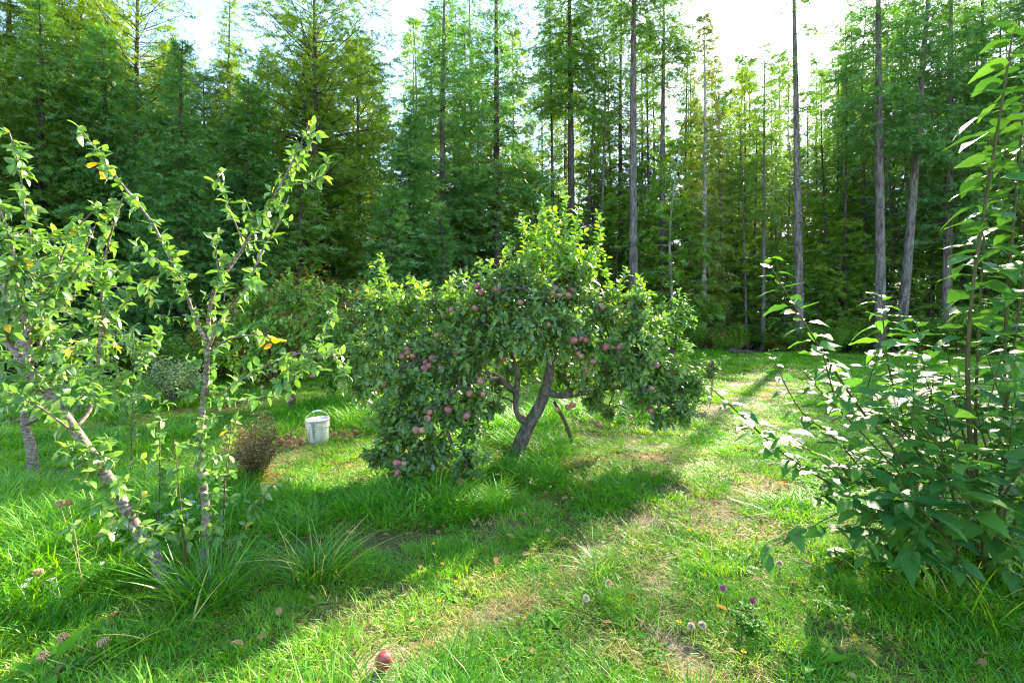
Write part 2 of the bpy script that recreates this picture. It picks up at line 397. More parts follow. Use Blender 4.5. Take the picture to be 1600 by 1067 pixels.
gx = np.concatenate([-np.geomspace(900, 9, 40), np.linspace(-8.8, 8.8, 150), np.geomspace(9, 900, 40)])
gy = np.concatenate([[-900, -300, -100, -30, -10, -4, -1], np.linspace(0, 14, 150), np.geomspace(14.3, 1800, 60)])
X, Y = np.meshgrid(gx, gy, indexing='ij')
Z = gz(X, Y)
gm = Mesh()
nx, ny = len(gx), len(gy)
ii, jj = np.meshgrid(np.arange(nx - 1), np.arange(ny - 1), indexing='ij')
quads = np.stack([ii * ny + jj, (ii + 1) * ny + jj, (ii + 1) * ny + jj + 1, ii * ny + jj + 1], -1).reshape(-1)
V = np.stack([X.ravel(), Y.ravel(), Z.ravel()], 1)
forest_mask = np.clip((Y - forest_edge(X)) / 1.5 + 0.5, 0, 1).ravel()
gm.add(V, quads, np.full((nx - 1) * (ny - 1), 4), dryness(X, Y).ravel(), V[:, :2])
gme = gm.build('ground', True)
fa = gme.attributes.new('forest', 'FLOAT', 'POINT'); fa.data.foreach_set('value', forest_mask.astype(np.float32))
m, nt, nd, lk, out = new_mat('ground_soil')
tc = nd.new('ShaderNodeTexCoord')
n1 = nd.new('ShaderNodeTexNoise'); n1.inputs['Scale'].default_value = 9; n1.inputs['Detail'].default_value = 8; n1.inputs['Roughness'].default_value = 0.7; lk.new(tc.outputs['Object'], n1.inputs[0])
n2 = nd.new('ShaderNodeTexNoise'); n2.inputs['Scale'].default_value = 60; n2.inputs['Detail'].default_value = 5; lk.new(tc.outputs['Object'], n2.inputs[0])
turf = ramp(nd, [(0.3, (0.05, 0.06, 0.015)), (0.5, (0.1, 0.11, 0.03)), (0.7, (0.2, 0.17, 0.08))]); lk.new(n2.outputs[0], turf.inputs[0])
dry = ramp(nd, [(0.3, (0.13, 0.09, 0.055)), (0.5, (0.27, 0.21, 0.13)), (0.72, (0.42, 0.35, 0.25))]); lk.new(n2.outputs[0], dry.inputs[0])
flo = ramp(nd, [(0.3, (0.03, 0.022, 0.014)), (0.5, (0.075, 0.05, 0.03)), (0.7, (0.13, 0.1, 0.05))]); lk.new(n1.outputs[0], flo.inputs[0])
ad = nd.new('ShaderNodeAttribute'); ad.attribute_name = 'rnd'
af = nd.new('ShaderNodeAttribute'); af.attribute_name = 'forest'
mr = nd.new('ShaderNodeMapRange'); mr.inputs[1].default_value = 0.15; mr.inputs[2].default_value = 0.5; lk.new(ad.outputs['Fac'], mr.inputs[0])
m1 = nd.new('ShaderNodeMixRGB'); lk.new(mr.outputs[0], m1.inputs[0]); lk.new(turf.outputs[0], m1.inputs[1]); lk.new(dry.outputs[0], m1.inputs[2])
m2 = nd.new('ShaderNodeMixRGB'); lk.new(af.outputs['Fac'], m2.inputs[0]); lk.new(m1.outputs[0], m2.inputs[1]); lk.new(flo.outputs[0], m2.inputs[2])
pb = nd.new('ShaderNodeBsdfPrincipled'); pb.inputs['Roughness'].default_value = 0.95; pb.inputs['Specular IOR Level'].default_value = 0.1
lk.new(m2.outputs[0], pb.inputs['Base Color'])
bp = nd.new('ShaderNodeBump'); bp.inputs['Strength'].default_value = 0.8; bp.inputs['Distance'].default_value = 0.02; lk.new(n2.outputs[0], bp.inputs['Height']); lk.new(bp.outputs[0], pb.inputs['Normal'])
lk.new(pb.outputs[0], out.inputs[0])
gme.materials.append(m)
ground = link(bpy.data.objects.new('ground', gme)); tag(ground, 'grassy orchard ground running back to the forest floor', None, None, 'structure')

# ================================================================== CONIFERS
def conifer(seed, h, base, rmax, r0, n_br, taper=0.8, droop=0.25, up_top=0.6, up_low=-0.05, spray=0.16, dens=1.0, inner=0.18,
            round_top=False, dead=0, wob=0.08, clump=0.0, width=1.0):
    g = np.random.default_rng(seed)
    wood, fol = Mesh(), Mesh()
    zs = np.linspace(0, h, 14)
    ph = g.random(2) * 6
    tx = wob * np.sin(zs / h * 5 + ph[0]) * (zs / h); ty = wob * np.sin(zs / h * 4 + ph[1]) * (zs / h)
    path = np.stack([tx, ty, zs], 1)
    rad = r0 * (1 - zs / h) ** 0.75 + 0.012
    rad[0] *= 1.25
    wood.tube(path, rad, 9, 0.5)
    SD, SP, SN, SL = [], [], [], []
    nw = max(6, n_br // 6); us = np.repeat((np.arange(nw) + g.uniform(0.2, 0.8, nw)) / nw, 6)
    us = np.clip(np.where(g.random(len(us)) < 0.75, us + g.normal(0, 0.12 / nw, len(us)), g.random(len(us))), 0, 0.995)
    for k, u in enumerate(us):
        z = base + (h - base - 0.15) * u
        if round_top: L = rmax * (math.sin(min(1, (1 - u) * 1.6 + 0.08) * math.pi / 2)) * (0.55 + 0.45 * min(1, u * 4 + 0.3))
        else: L = rmax * ((1 - u) ** taper * 0.97 + 0.05) * (0.75 + 0.25 * min(1, u * 5 + 0.2))
        L *= g.uniform(0.45, 1.2)
        az = k * 1.0472 + (k // 6) * 0.7 + g.normal() * 0.35
        d2 = np.array([math.cos(az), math.sin(az)]); e = up_low + (up_top - up_low) * u ** 1.3 + g.normal() * 0.1
        s = np.linspace(0, 1, 6)
        dr = droop * (1 - 0.6 * u) * g.uniform(0.6, 1.3)
        bend = g.normal() * 0.12
        c0 = np.array([np.interp(z, zs, tx), np.interp(z, zs, ty)])
        side2 = np.array([-d2[1], d2[0]])
        bx = c0[None] + L * s[:, None] * d2[None] + (bend * L * s ** 2)[:, None] * side2[None]
        bz = z + L * (e * s - dr * s ** 2 + 0.45 * dr * s ** 4)
        bp_ = np.column_stack([bx, bz])
        br = max(0.008, 0.011 * L)
        wood.tube(bp_[::1], np.linspace(br, 0.003, 6), 3, 0.5, cap=False)
        # foliage
        n_bl = max(4, int(L / 0.15 * dens))
        ss = inner + (1 - inner) * (np.arange(n_bl) + g.random(n_bl)) / n_bl
        if clump > 0:
            ss = ss[(np.sin(ss * 9 + g.random() * 6) > -1 + clump)]
            if len(ss) == 0: continue
        pos = np.stack([np.interp(ss, s, bp_[:, i]) for i in range(3)], 1)
        fw = norm(np.stack([np.interp(ss + 0.05, s, bp_[:, i]) - np.interp(ss - 0.05, s, bp_[:, i]) for i in range(3)], 1))
        up = np.array([0, 0, 1.0])
        sd = norm(np.cross(fw, up))
        sg = np.where(np.arange(len(ss)) % 2 == 0, 1, -1)[:, None]
        bl = (0.42 * L * (1 - ss) ** 0.8 + 0.16) * g.uniform(0.6, 1.2, len(ss)) * width
        bd = norm(fw * g.uniform(0.45, 0.9, (len(ss), 1)) + sg * sd * g.uniform(0.5, 1, (len(ss), 1)) + up * g.normal(-0.12, 0.22, (len(ss), 1)))
        # last one runs on as the tip
        for j in range(len(ss)):
            n = max(2, int(round(bl[j] / (spray * 0.45))))
            t = (np.arange(n) + g.random(n)) / n
            sag = -0.25 * bl[j] * t ** 2
            pp = pos[j] + bd[j] * (t * bl[j])[:, None]; pp[:, 2] += sag
            pl = norm(np.cross(bd[j], up) + g.normal(0, 0.2, 3))
            sgn = np.where(np.arange(n) % 2 == 0, 1, -1)[:, None]
            dd = norm(bd[j] * g.uniform(0.6, 1.2, (n, 1)) + sgn * pl * g.uniform(0.2, 0.9, (n, 1)) + g.normal(0, 0.3, (n, 3)) + np.array([0, 0, -0.22]))
            SP.append(pp); SD.append(dd); SN.append(norm(np.array([0, 0, 0.8]) + g.normal(0, 0.9, (n, 3)))); SL.append(spray * g.uniform(0.7, 1.35, n))
    for k in range(dead):      # bare dead twigs under the crown
        z = g.uniform(1.5, base); az = g.random() * 6.283; L = g.uniform(0.4, 1.6)
        a = np.array([np.interp(z, zs, tx), np.interp(z, zs, ty), z]); b = a + np.array([math.cos(az) * L, math.sin(az) * L, g.uniform(-0.5, 0.2) * L])
        mid = (a + b) / 2 + np.array([0, 0, 0.1 * L])
        wood.tube([a, mid, b], [0.022, 0.013, 0.005], 3, 0.5, cap=False)
    SP, SD, SN, SL = np.concatenate(SP), np.concatenate(SD), np.concatenate(SN), np.concatenate(SL)
    Mx = frames(SD, SN) * SL[:, None, None]
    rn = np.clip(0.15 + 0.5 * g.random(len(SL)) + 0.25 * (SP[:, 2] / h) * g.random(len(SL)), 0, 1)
    wh = g.integers(0, 3, len(SL))
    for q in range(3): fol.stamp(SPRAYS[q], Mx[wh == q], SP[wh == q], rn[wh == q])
    print('conifer', seed, len(SL))
    return dict(wood=wood.build('trunk', True), fol=fol.build('crown'), h=h)

PROTO = {
    'full0': conifer(1, 11, 0.25, 2.7, 0.13, 330, taper=0.75, droop=0.3, spray=0.25, dens=1.45, inner=0.08),
    'full1': conifer(2, 12, 0.4, 2.5, 0.13, 330, taper=0.85, droop=0.22, spray=0.25, dens=1.45, inner=0.08),
    'tall0': conifer(3, 24, 12.5, 2.8, 0.24, 210, taper=0.6, droop=0.35, spray=0.33, dens=0.9, inner=0.12, dead=40),
    'tall1': conifer(4, 25, 6.0, 3.1, 0.24, 260, taper=0.7, droop=0.4, spray=0.33, dens=0.85, inner=0.15, dead=30),
    'tall3': conifer(23, 24, 16, 2.5, 0.24, 130, taper=0.6, droop=0.35, spray=0.33, dens=0.8, inner=0.12, dead=70),
    'bare': conifer(24, 22, 12.5, 1.7, 0.22, 54, taper=0.5, droop=0.3, spray=0.3, dens=0.7, inner=0.2, dead=90),
    'tall2': conifer(5, 24, 10.5, 2.6, 0.22, 170, taper=0.5, droop=0.3, spray=0.33, dens=0.8, inner=0.25, dead=60),
    'round0': conifer(6, 16, 2.5, 3.2, 0.16, 240, droop=0.12, up_top=0.9, up_low=0.15, spray=0.27, dens=0.95, inner=0.3, round_top=True, clump=0.3),
    'young0': conifer(7, 4.6, 0.08, 1.35, 0.06, 150, taper=0.9, droop=0.15, up_top=0.8, up_low=0.1, spray=0.20, dens=1.1, inner=0.1),
    'young1': conifer(8, 5.2, 0.1, 1.2, 0.06, 150, taper=0.85, droop=0.25, up_top=0.7, up_low=0.05, spray=0.20, dens=1.0, inner=0.1),
    'hem0': conifer(9, 9, 0.6, 1.9, 0.06, 150, taper=0.7, droop=0.5, up_low=0.05, spray=0.32, dens=0.85, inner=0.2, wob=0.2),
    'hem1': conifer(10, 7, 0.8, 1.7, 0.05, 130, taper=0.6, droop=0.45, up_low=0.1, spray=0.32, dens=0.85, inner=0.25, wob=0.25),
    'thin0': conifer(12, 19, 2.5, 1.9, 0.15, 230, taper=0.6, droop=0.4, spray=0.34, dens=0.8, inner=0.2, dead=20),
    'pole': conifer(15, 22, 12, 1.5, 0.12, 70, taper=0.5, droop=0.3, spray=0.32, dens=0.7, inner=0.15, dead=70, wob=0.25),
    'deep0': conifer(13, 21, 5.5, 2.7, 0.13, 140, taper=0.6, droop=0.35, spray=0.5, dens=0.65, inner=0.2, dead=24),
    'deep1': conifer(14, 20, 3.0, 2.6, 0.12, 140, taper=0.7, droop=0.35, spray=0.5, dens=0.65, inner=0.25, dead=24),
}
CONE_N = [0]
def tree(kind, px, d, top, label, crown='fir_mid', bark='bark_fir', group=None, lean=0.0, wide=1.0, name='fir_tree', leany=0.0, girth=1.0):
    """px: column of the trunk at eye level, d: depth, top: photograph row of the tip (may be negative)"""
    pr = PROTO[kind]
    h = CAM_H + (HOR - top) / FPX * d
    x = (px - 800) / FPX * d
    s = h / pr['h']
    e = empty(name, (x, d, float(gz(x, d)) - 0.05), label, 'tree', group, rz=float(rng.random() * 6.28), scale=(s * wide, s * wide, s))
    if lean or leany:
        e.rotation_mode = 'XYZ'
        e.matrix_basis = Matrix.Translation(e.location) @ Matrix.Rotation(R(lean), 4, 'Y') @ Matrix.Rotation(R(leany), 4, 'X') @ Matrix.Rotation(float(rng.random() * 6.28), 4, 'Z') @ Matrix.Diagonal((s * wide, s * wide, s, 1))
    t = part('trunk', pr['wood'], M[bark], e, slot=True)
    t.scale = (girth / wide if girth != 1.0 else 1, girth / wide if girth != 1.0 else 1, 1)
    part('crown', pr['fol'], M[crown], e, slot=True)
    return e

# --- left: dense firs that reach the ground
GL = 'dense firs along the left edge of the orchard'
for a in (
    ('full0', -60, 13.5, 40, 'dense green fir cut off by the left edge of the picture', 'fir_mid'),
    ('full1', 60, 14.5, -10, 'tall dense fir behind the leaning plum tree, second from the left edge', 'fir_mid'),
    ('full0', 165, 15.5, 40, 'dense bushy fir above the pale grey-green shrub, dark to the ground', 'fir_dark'),
    ('full1', 285, 14.5, 62, 'pointed dense fir rising behind the forked plum branches', 'fir_dark'),
    ('full0', 385, 17.5, 120, 'shorter dense dark fir right of the pointed fir', 'fir_dark'),
    ('full1', 20, 17.5, -120, 'yellow-green tall fir in the top left corner', 'fir_yellow'),
    ('full0', 120, 19.0, -110, 'bright sunlit fir top behind the left firs', 'fir_yellow'),
    ('full0', 640, 19.0, 165, 'broad blue-green fir standing left of the apple tree top', 'fir_dark'),
):
    tree(a[0], a[1], a[2], a[3], a[4], a[5], 'bark_dark', GL)
GT = 'tall firs of the forest edge'
for a in (
    ('round0', 215, 19, -60, 'tall yellow-green tree with rounded crown near the top left', 'fir_yellow', 'bark_dark', 0, 1.0),
    ('tall1', 357, 21, -8, 'slender pointed fir against blue sky at upper left', 'fir_yellow', 'bark_dark', 0, 0.9),
    ('round0', 490, 20, -70, 'broad rounded yellow-green conifer left of the blue sky gap', 'fir_yellow', 'bark_dark', 0, 1.1),
    ('round0', 560, 24, 60, 'lower yellow-green conifer right of the broad rounded one', 'fir_yellow', 'bark_dark', 0, 0.9),
    ('tall1', 693, 24, -90, 'dark tall fir with long drooping branches right of the blue sky gap', 'fir_dark', 'bark_fir', 0, 1.1),
    ('tall1', 775, 25, -150, 'tall dark fir directly behind the left half of the apple tree', 'fir_dark', 'bark_dark', 0, 1.05),
    ('tall1', 735, 29, -30, 'thin pale green fir between the two dark tall firs', 'fir_mid', 'bark_fir', 0, 0.8),
    ('tall0', 892, 26, -170, 'tall fir with dark trunk right behind the apple tree top', 'fir_mid', 'bark_dark', 0, 1.0),
    ('tall3', 990, 25, -190, 'tall fir with straight smooth grey trunk right of the apple tree', 'fir_mid', 'bark_fir', 0, 1.05),
    ('tall1', 970, 30, -60, 'dark trunked fir just left of the straight grey trunk', 'fir_mid', 'bark_dark', 0, 0.8),
    ('tall3', 1035, 27, -60, 'grey trunked fir next right of the straight smooth grey one', 'fir_mid', 'bark_fir', 0, 1.0),
    ('thin0', 1100, 26, 20, 'sparse yellowish fir with pale trunk and tip in the sky gap', 'fir_sparse', 'bark_pale', 0, 1.0),
    ('tall2', 1192, 26, 60, 'thin sparse fir left of the bright white sky gap', 'fir_mid', 'bark_fir', 0.5, 0.75),
    ('bare', 1250, 24, -130, 'tall bare grey trunk with crown above the picture, by the brightest sky', 'fir_mid', 'bark_fir', -1.0, 1.0),
    ('tall2', 1375, 23, -200, 'thickest grey fir trunk behind the arching poplar shoot', 'fir_dark', 'bark_fir', 0, 1.1),
    ('tall2', 1405, 23.5, -150, 'fir with grey trunk leaning to the right', 'fir_dark', 'bark_fir', 5.0, 1.1),
    ('tall1', 1478, 25, -150, 'grey trunked fir between the leaning fir and the poplar stem', 'fir_dark', 'bark_fir', 0.8, 1.0),
    ('tall1', 1535, 28, -120, 'thin fir behind the top of the tall poplar stem', 'fir_dark', 'bark_dark', 0, 0.9),
    ('tall0', 1640, 23, -180, 'tall fir at the right edge of the picture', 'fir_dark', 'bark_fir', 0, 1.1),
    ('tall1', 1330, 32, 20, 'fir far back left of the thickest grey trunk', 'fir_mid', 'bark_dark', 0, 0.9),
    ('deep0', 1165, 31, 110, 'dark fir trunk left of the thin sparse fir', 'fir_yellow', 'bark_dark', 0, 1.0),
    ('deep1', 1003, 33, 40, 'dark brown trunk just right of the straight grey one', 'fir_mid', 'bark_dark', 0, 1.0),
):
    tree(a[0], a[1], a[2], a[3], a[4], a[5], a[6], GT, lean=a[7], wide=a[8])
# thin pale stem
tree('hem1', 1052, 26, 200, 'thin pale straight stem of a young tree between grey fir trunks', 'under_green', 'bark_pale', 'understory trees under the firs', wide=0.9)
# --- young firs
GY = 'young firs in front of the tall trees'
for a in (
    ('young0', 610, 17.0, 290, 'young bushy fir behind the left end of the apple tree', 'fir_dark'),
    ('young1', 690, 18.0, 330, 'young fir right behind the left shoulder of the apple tree', 'fir_dark'),
    ('young0', 470, 16.0, 245, 'young pointed fir above the rusty shrub', 'fir_mid'),
    ('young1', 400, 14.5, 330, 'small dark fir behind the forked plum tree', 'fir_dark'),
    ('young1', 745, 19.5, 400, 'low young fir behind the top left of the apple tree', 'fir_dark'),
):
    tree(a[0], a[1], a[2], a[3], a[4], a[5], 'bark_dark', GY, name='young_fir_tree', wide=1.15)
# --- understory hemlocks between the trunks
GU = 'understory trees under the firs'
LAND = [(-200, 'left picture edge'), (60, 'second fir from the left'), (215, 'round-crowned yellow-green tree'), (357, 'slender pointed fir'), (490, 'broad rounded conifer'), (693, 'dark drooping fir'), (775, 'dark fir behind the apple tree'), (892, 'fir behind the apple top'), (990, 'straight smooth grey trunk'),
        (1035, 'second grey trunk'), (1100, 'sparse yellowish fir'), (1192, 'thin sparse fir'), (1250, 'bare grey trunk'), (1375, 'thickest grey trunk'), (1440, 'leaning fir'), (1478, 'grey fir by the poplar'), (1535, 'thin fir at the poplar top'), (1640, 'right edge fir'), (1900, 'right picture edge')]
ORD = ['first', 'second', 'third', 'fourth', 'fifth', 'sixth', 'seventh', 'eighth', 'ninth', 'tenth', 'eleventh', 'twelfth', 'last', 'last', 'last']
def between(items, what):
    """one label per (px, ...) item: its place between the named trees left and right of it"""
    cells = {}
    for it in sorted(items, key=lambda q: q[0]):
        k = max(i for i, l in enumerate(LAND) if l[0] <= it[0]) if it[0] > LAND[0][0] else 0
        cells.setdefault(k, []).append(it)
    for k, its in cells.items():
        for n_, it in enumerate(its):
            yield it, (ORD[n_] + ' ' if len(its) > 1 else '') + what + ' right of the ' + LAND[k][1] if k else ORD[n_] + ' ' + what + ' from the left picture edge'
und = [(840, 24, 250), (925, 27, 240), (960, 24, 300), (1010, 29, 260), (1075, 25, 300), (1120, 29, 270), (1145, 25, 330), (1210, 28, 310), (1225, 23.8, 370),
       (1285, 25.5, 310), (1310, 24, 340), (1340, 27, 250), (1430, 25.5, 280), (1455, 23.5, 360), (1500, 24, 330), (1545, 23.5, 300), (1590, 24, 280), (1620, 26, 240),
       (880, 30, 290), (1180, 31, 310), (1400, 29, 230), (760, 24, 330), (1265, 31, 310), (720, 27, 260), (540, 25, 300), (815, 28, 220), (905, 24.5, 360), (945, 32, 210), (1060, 31, 230),
       (1025, 24.5, 390), (1095, 24, 400), (1165, 24.5, 400), (1275, 24, 420), (1355, 24, 400), (1395, 25, 330), (1480, 27, 230), (1525, 26, 250), (1570, 28, 200), (1610, 23, 350), (670, 26, 300), (580, 27, 280), (1320, 29, 300), (1665, 24, 260)]
for c, what, cr in ((0, 'slender dark green understory tree', 'under_green'), (1, 'bright yellow-green understory tree', 'fir_yellow')):
    its = [u + (i,) for i, u in enumerate(und) if (1 if i % 3 == 1 or (1080 < u[0] < 1200) else 0) == c]
    for (px, d, top, i), lab in between(its, what):
        d += 2.5
        tree('hem0' if i % 2 else 'hem1', px, d, top, lab, cr, 'bark_dark', GU, name='understory_tree', wide=1.25)
its = [(868, 27, -20), (915, 29, 40), (943, 28, 10), (1016, 28, 30), (1066, 27, 60), (1084, 30, 90), (1131, 27, 120), (1150, 29, 170), (1180, 28, 150), (1213, 30, 170), (1296, 29, 120), (1322, 27, 40), (1346, 29, 10), (1424, 27, 0), (1458, 29, 20), (1505, 27, 10), (1556, 26, -20), (1590, 28, 0), (655, 27, 20), (720, 28, 40), (585, 28, 60), (1107, 31, 110), (1141, 32, 180), (1167, 26.5, 190), (1205, 33, 190), (1231, 32, 190), (1271, 33, 190), (1309, 32, 90), (1361, 30, 20), (1391, 28, 10), (1441, 30, 0), (1471, 31, 20), (1521, 29, 10), (1573, 30, 0), (957, 31, 60), (1027, 31, 60), (929, 32, 80)]
for (px, d, top), lab in between(its, 'slim grey pole-like trunk'):
    tree('pole', px, d, top, lab, 'fir_mid', 'bark_fir' if int(px) % 2 else 'bark_dark', GT, lean=float(rng.normal() * .7), name='slim_fir_tree')
# --- trees deep in the forest
GD = 'trees deep in the forest'
g = np.random.default_rng(77)
its = []
for i in range(40):
    px = 470 + 1180 * (i + g.random()) / 40; d = g.uniform(31, 48); top = g.uniform(0, 170)
    if 1130 < px < 1300: top = g.uniform(270, 320)
    elif 900 < px < 1130: top = g.uniform(190, 280)
    its.append((px, d, top))
its += [(1090, 47, 160), (1125, 48, 150), (1155, 46, 210), (1188, 49, 230), (1220, 47, 260), (1250, 49, 240), (1277, 47, 260), (1305, 49, 230), (1332, 47, 200), (1075, 52, 120), (1112, 56, 90), (1140, 52, 140), (1172, 57, 90), (1205, 55, 125), (1232, 58, 100), (1262, 55, 140), (1290, 58, 110), (1318, 55, 115), (1345, 56, 90), (1370, 52, 90), (1218, 60, 80), (1275, 60, 90), (1160, 60, 85)]
for (px, d, top), lab in between(its, 'thin dark forest trunk'):
    tree('deep0' if g.random() < .5 else 'deep1', px, d, top, lab, 'fir_mid' if g.random() < .6 else 'fir_yellow', 'bark_dark', GD, wide=g.uniform(0.8, 1.05), name='forest_tree')
its = [(-150 + 640 * (i + g.random()) / 16, g.uniform(19, 30), g.uniform(40, 150)) for i in range(16)]
for (px, d, top), lab in between(its, 'shaded fir behind the dense ones,'):
    tree('full0' if g.random() < .5 else 'full1', px, d, top, lab, 'fir_mid' if g.random() < .5 else 'fir_yellow', 'bark_dark', GD, wide=g.uniform(0.8, 1.0), name='forest_tree')

# ================================================================== SCATTER (grass, undergrowth)
def scatter(name, pts, rot, scl, idx, sources, label, kind='stuff'):
    me = bpy.data.meshes.new(name)
    me.vertices.add(len(pts)); me.vertices.foreach_set('co', np.asarray(pts, np.float32).ravel())
    for nm, ty, ar in (('rot', 'FLOAT_VECTOR', rot), ('scl', 'FLOAT_VECTOR', scl)):
        a = me.attributes.new(nm, ty, 'POINT'); a.data.foreach_set('vector', np.asarray(ar, np.float32).ravel())
    a = me.attributes.new('idx', 'INT', 'POINT'); a.data.foreach_set('value', np.asarray(idx, np.int32))
    me.update()
    col = bpy.data.collections.new(name + '_sources')
    for i, (m_, mt_) in enumerate(sources):
        if not m_.materials: m_.materials.append(mt_)
        col.objects.link(bpy.data.objects.new(f'{name}_blade_{i:02d}', m_))
    o = link(bpy.data.objects.new(name, me)); tag(o, label, None, None, kind)
    ng = bpy.data.node_groups.new(name + '_nodes', 'GeometryNodeTree')
    ng.interface.new_socket('Geometry', in_out='INPUT', socket_type='NodeSocketGeometry')
    ng.interface.new_socket('Geometry', in_out='OUTPUT', socket_type='NodeSocketGeometry')
    N, L = ng.nodes, ng.links
    gi = N.new('NodeGroupInput'); go = N.new('NodeGroupOutput')
    ip = N.new('GeometryNodeInstanceOnPoints'); ci = N.new('GeometryNodeCollectionInfo')
    ci.inputs['Collection'].default_value = col; ci.inputs['Separate Children'].default_value = True; ci.inputs['Reset Children'].default_value = True
    ip.inputs['Pick Instance'].default_value = True
    def na(nm, ty):
        n = N.new('GeometryNodeInputNamedAttribute'); n.data_type = ty; n.inputs[0].default_value = nm; return n.outputs[0]
    L.new(gi.outputs[0], ip.inputs['Points']); L.new(ci.outputs[0], ip.inputs['Instance'])
    L.new(na('idx', 'INT'), ip.inputs['Instance Index']); L.new(na('rot', 'FLOAT_VECTOR'), ip.inputs['Rotation']); L.new(na('scl', 'FLOAT_VECTOR'), ip.inputs['Scale'])
    L.new(ip.outputs[0], go.inputs[0])
    md = o.modifiers.new('scatter', 'NODES'); md.node_group = ng
    return o

def blades(mesh, g, n, spread, h0, h1, w, bend, rlo=0.0, rhi=1.0, segs=3, center=(0, 0, 0), lean_out=0.25):
    for _ in range(n):
        a = g.random() * 6.283; r = spread * math.sqrt(g.random())
        p = np.array([math.cos(a) * r, math.sin(a) * r, 0]) + center
        az = a + g.normal() * 1.2
        d = np.array([math.cos(az), math.sin(az), 0]); h = g.uniform(h0, h1); b = bend * g.uniform(0.3, 1.4); lo = lean_out * r / max(spread, 1e-6)
        t = np.linspace(0, 1, segs + 1)
        c = p + np.outer((lo * t + b * t ** 2) * h, d) + np.outer(h * (t - 0.28 * b * t ** 2.5), [0, 0, 1])
        sdv = np.array([-d[1], d[0], 0]); tw = g.uniform(-0.9, 0.9); sdv = sdv * math.cos(tw) + d * math.sin(tw)
        ww = w * g.uniform(0.7, 1.3) * np.array([0.8, 1.0, 0.75, 0.0] if segs == 3 else list(np.interp(t, [0, 0.3, 0.75, 1], [0.8, 1, 0.7, 0.0])))
        ww[-1] = 0
        V = np.empty((2 * segs + 1, 3)); V[0:2 * segs:2] = c[:-1] - sdv * ww[:-1, None]; V[1:2 * segs:2] = c[:-1] + sdv * ww[:-1, None]; V[-1] = c[-1]
        lp = []; tt = []
        for k in range(segs - 1): lp += [2 * k, 2 * k + 1, 2 * k + 3, 2 * k + 2]; tt.append(4)
        lp += [2 * segs - 2, 2 * segs - 1, 2 * segs]; tt.append(3)
        mesh.add(V, lp, tt, np.full(len(V), g.uniform(rlo, rhi)), V[:, :2])

src = []
g = np.random.default_rng(5)
for k in range(4):      # 0-3 lush lawn
    b = Mesh(); blades(b, g, 170, 0.16, 0.05, 0.12, 0.0022, 0.55, 0.05, 0.85); src.append((b.build('lawn'), M['grass']))
for k in range(3):      # 4-6 long lush
    b = Mesh(); blades(b, g, 170, 0.17, 0.10, 0.26, 0.003, 0.7, 0.0, 0.75); src.append((b.build('long'), M['grass']))
for k in range(3):      # 7-9 thin yellowish short with some straw
    b = Mesh(); blades(b, g, 150, 0.17, 0.03, 0.085, 0.0019, 0.8, 0.3, 0.88); src.append((b.build('short'), M['grass']))
for k in range(3):      # 10-12 dry
    b = Mesh(); blades(b, g, 140, 0.17, 0.02, 0.07, 0.0018, 1.5, 0.1, 1.0); src.append((b.build('dry'), M['grass_dry']))
CLOVER = leaf_template([(0, 0), (0.45, 0.3), (0.85, 0.34), (1.0, 0.12)], 0.25, 0.1)
for k in range(2):      # 13-14 clover and small broad weeds
    b = Mesh(); n = 40
    az = g.random(n * 3) * 6.283; pos = np.repeat(np.column_stack([g.normal(0, .09, n), g.normal(0, .09, n), g.uniform(.03, .07, n)]), 3, 0)
    az = np.repeat(g.random(n) * 6.28, 3) + np.tile([0, 2.1, 4.2], n)
    d = np.column_stack([np.cos(az), np.sin(az), g.normal(0.05, 0.2, n * 3)])
    b.stamp(CLOVER, frames(d, np.array([0, 0, 1]) + g.normal(0, .2, (n * 3, 3))) * g.uniform(0.012, 0.02, (n * 3, 1, 1)), pos, g.random(n * 3))
    src.append((b.build('clover'), M['weed_leaf']))

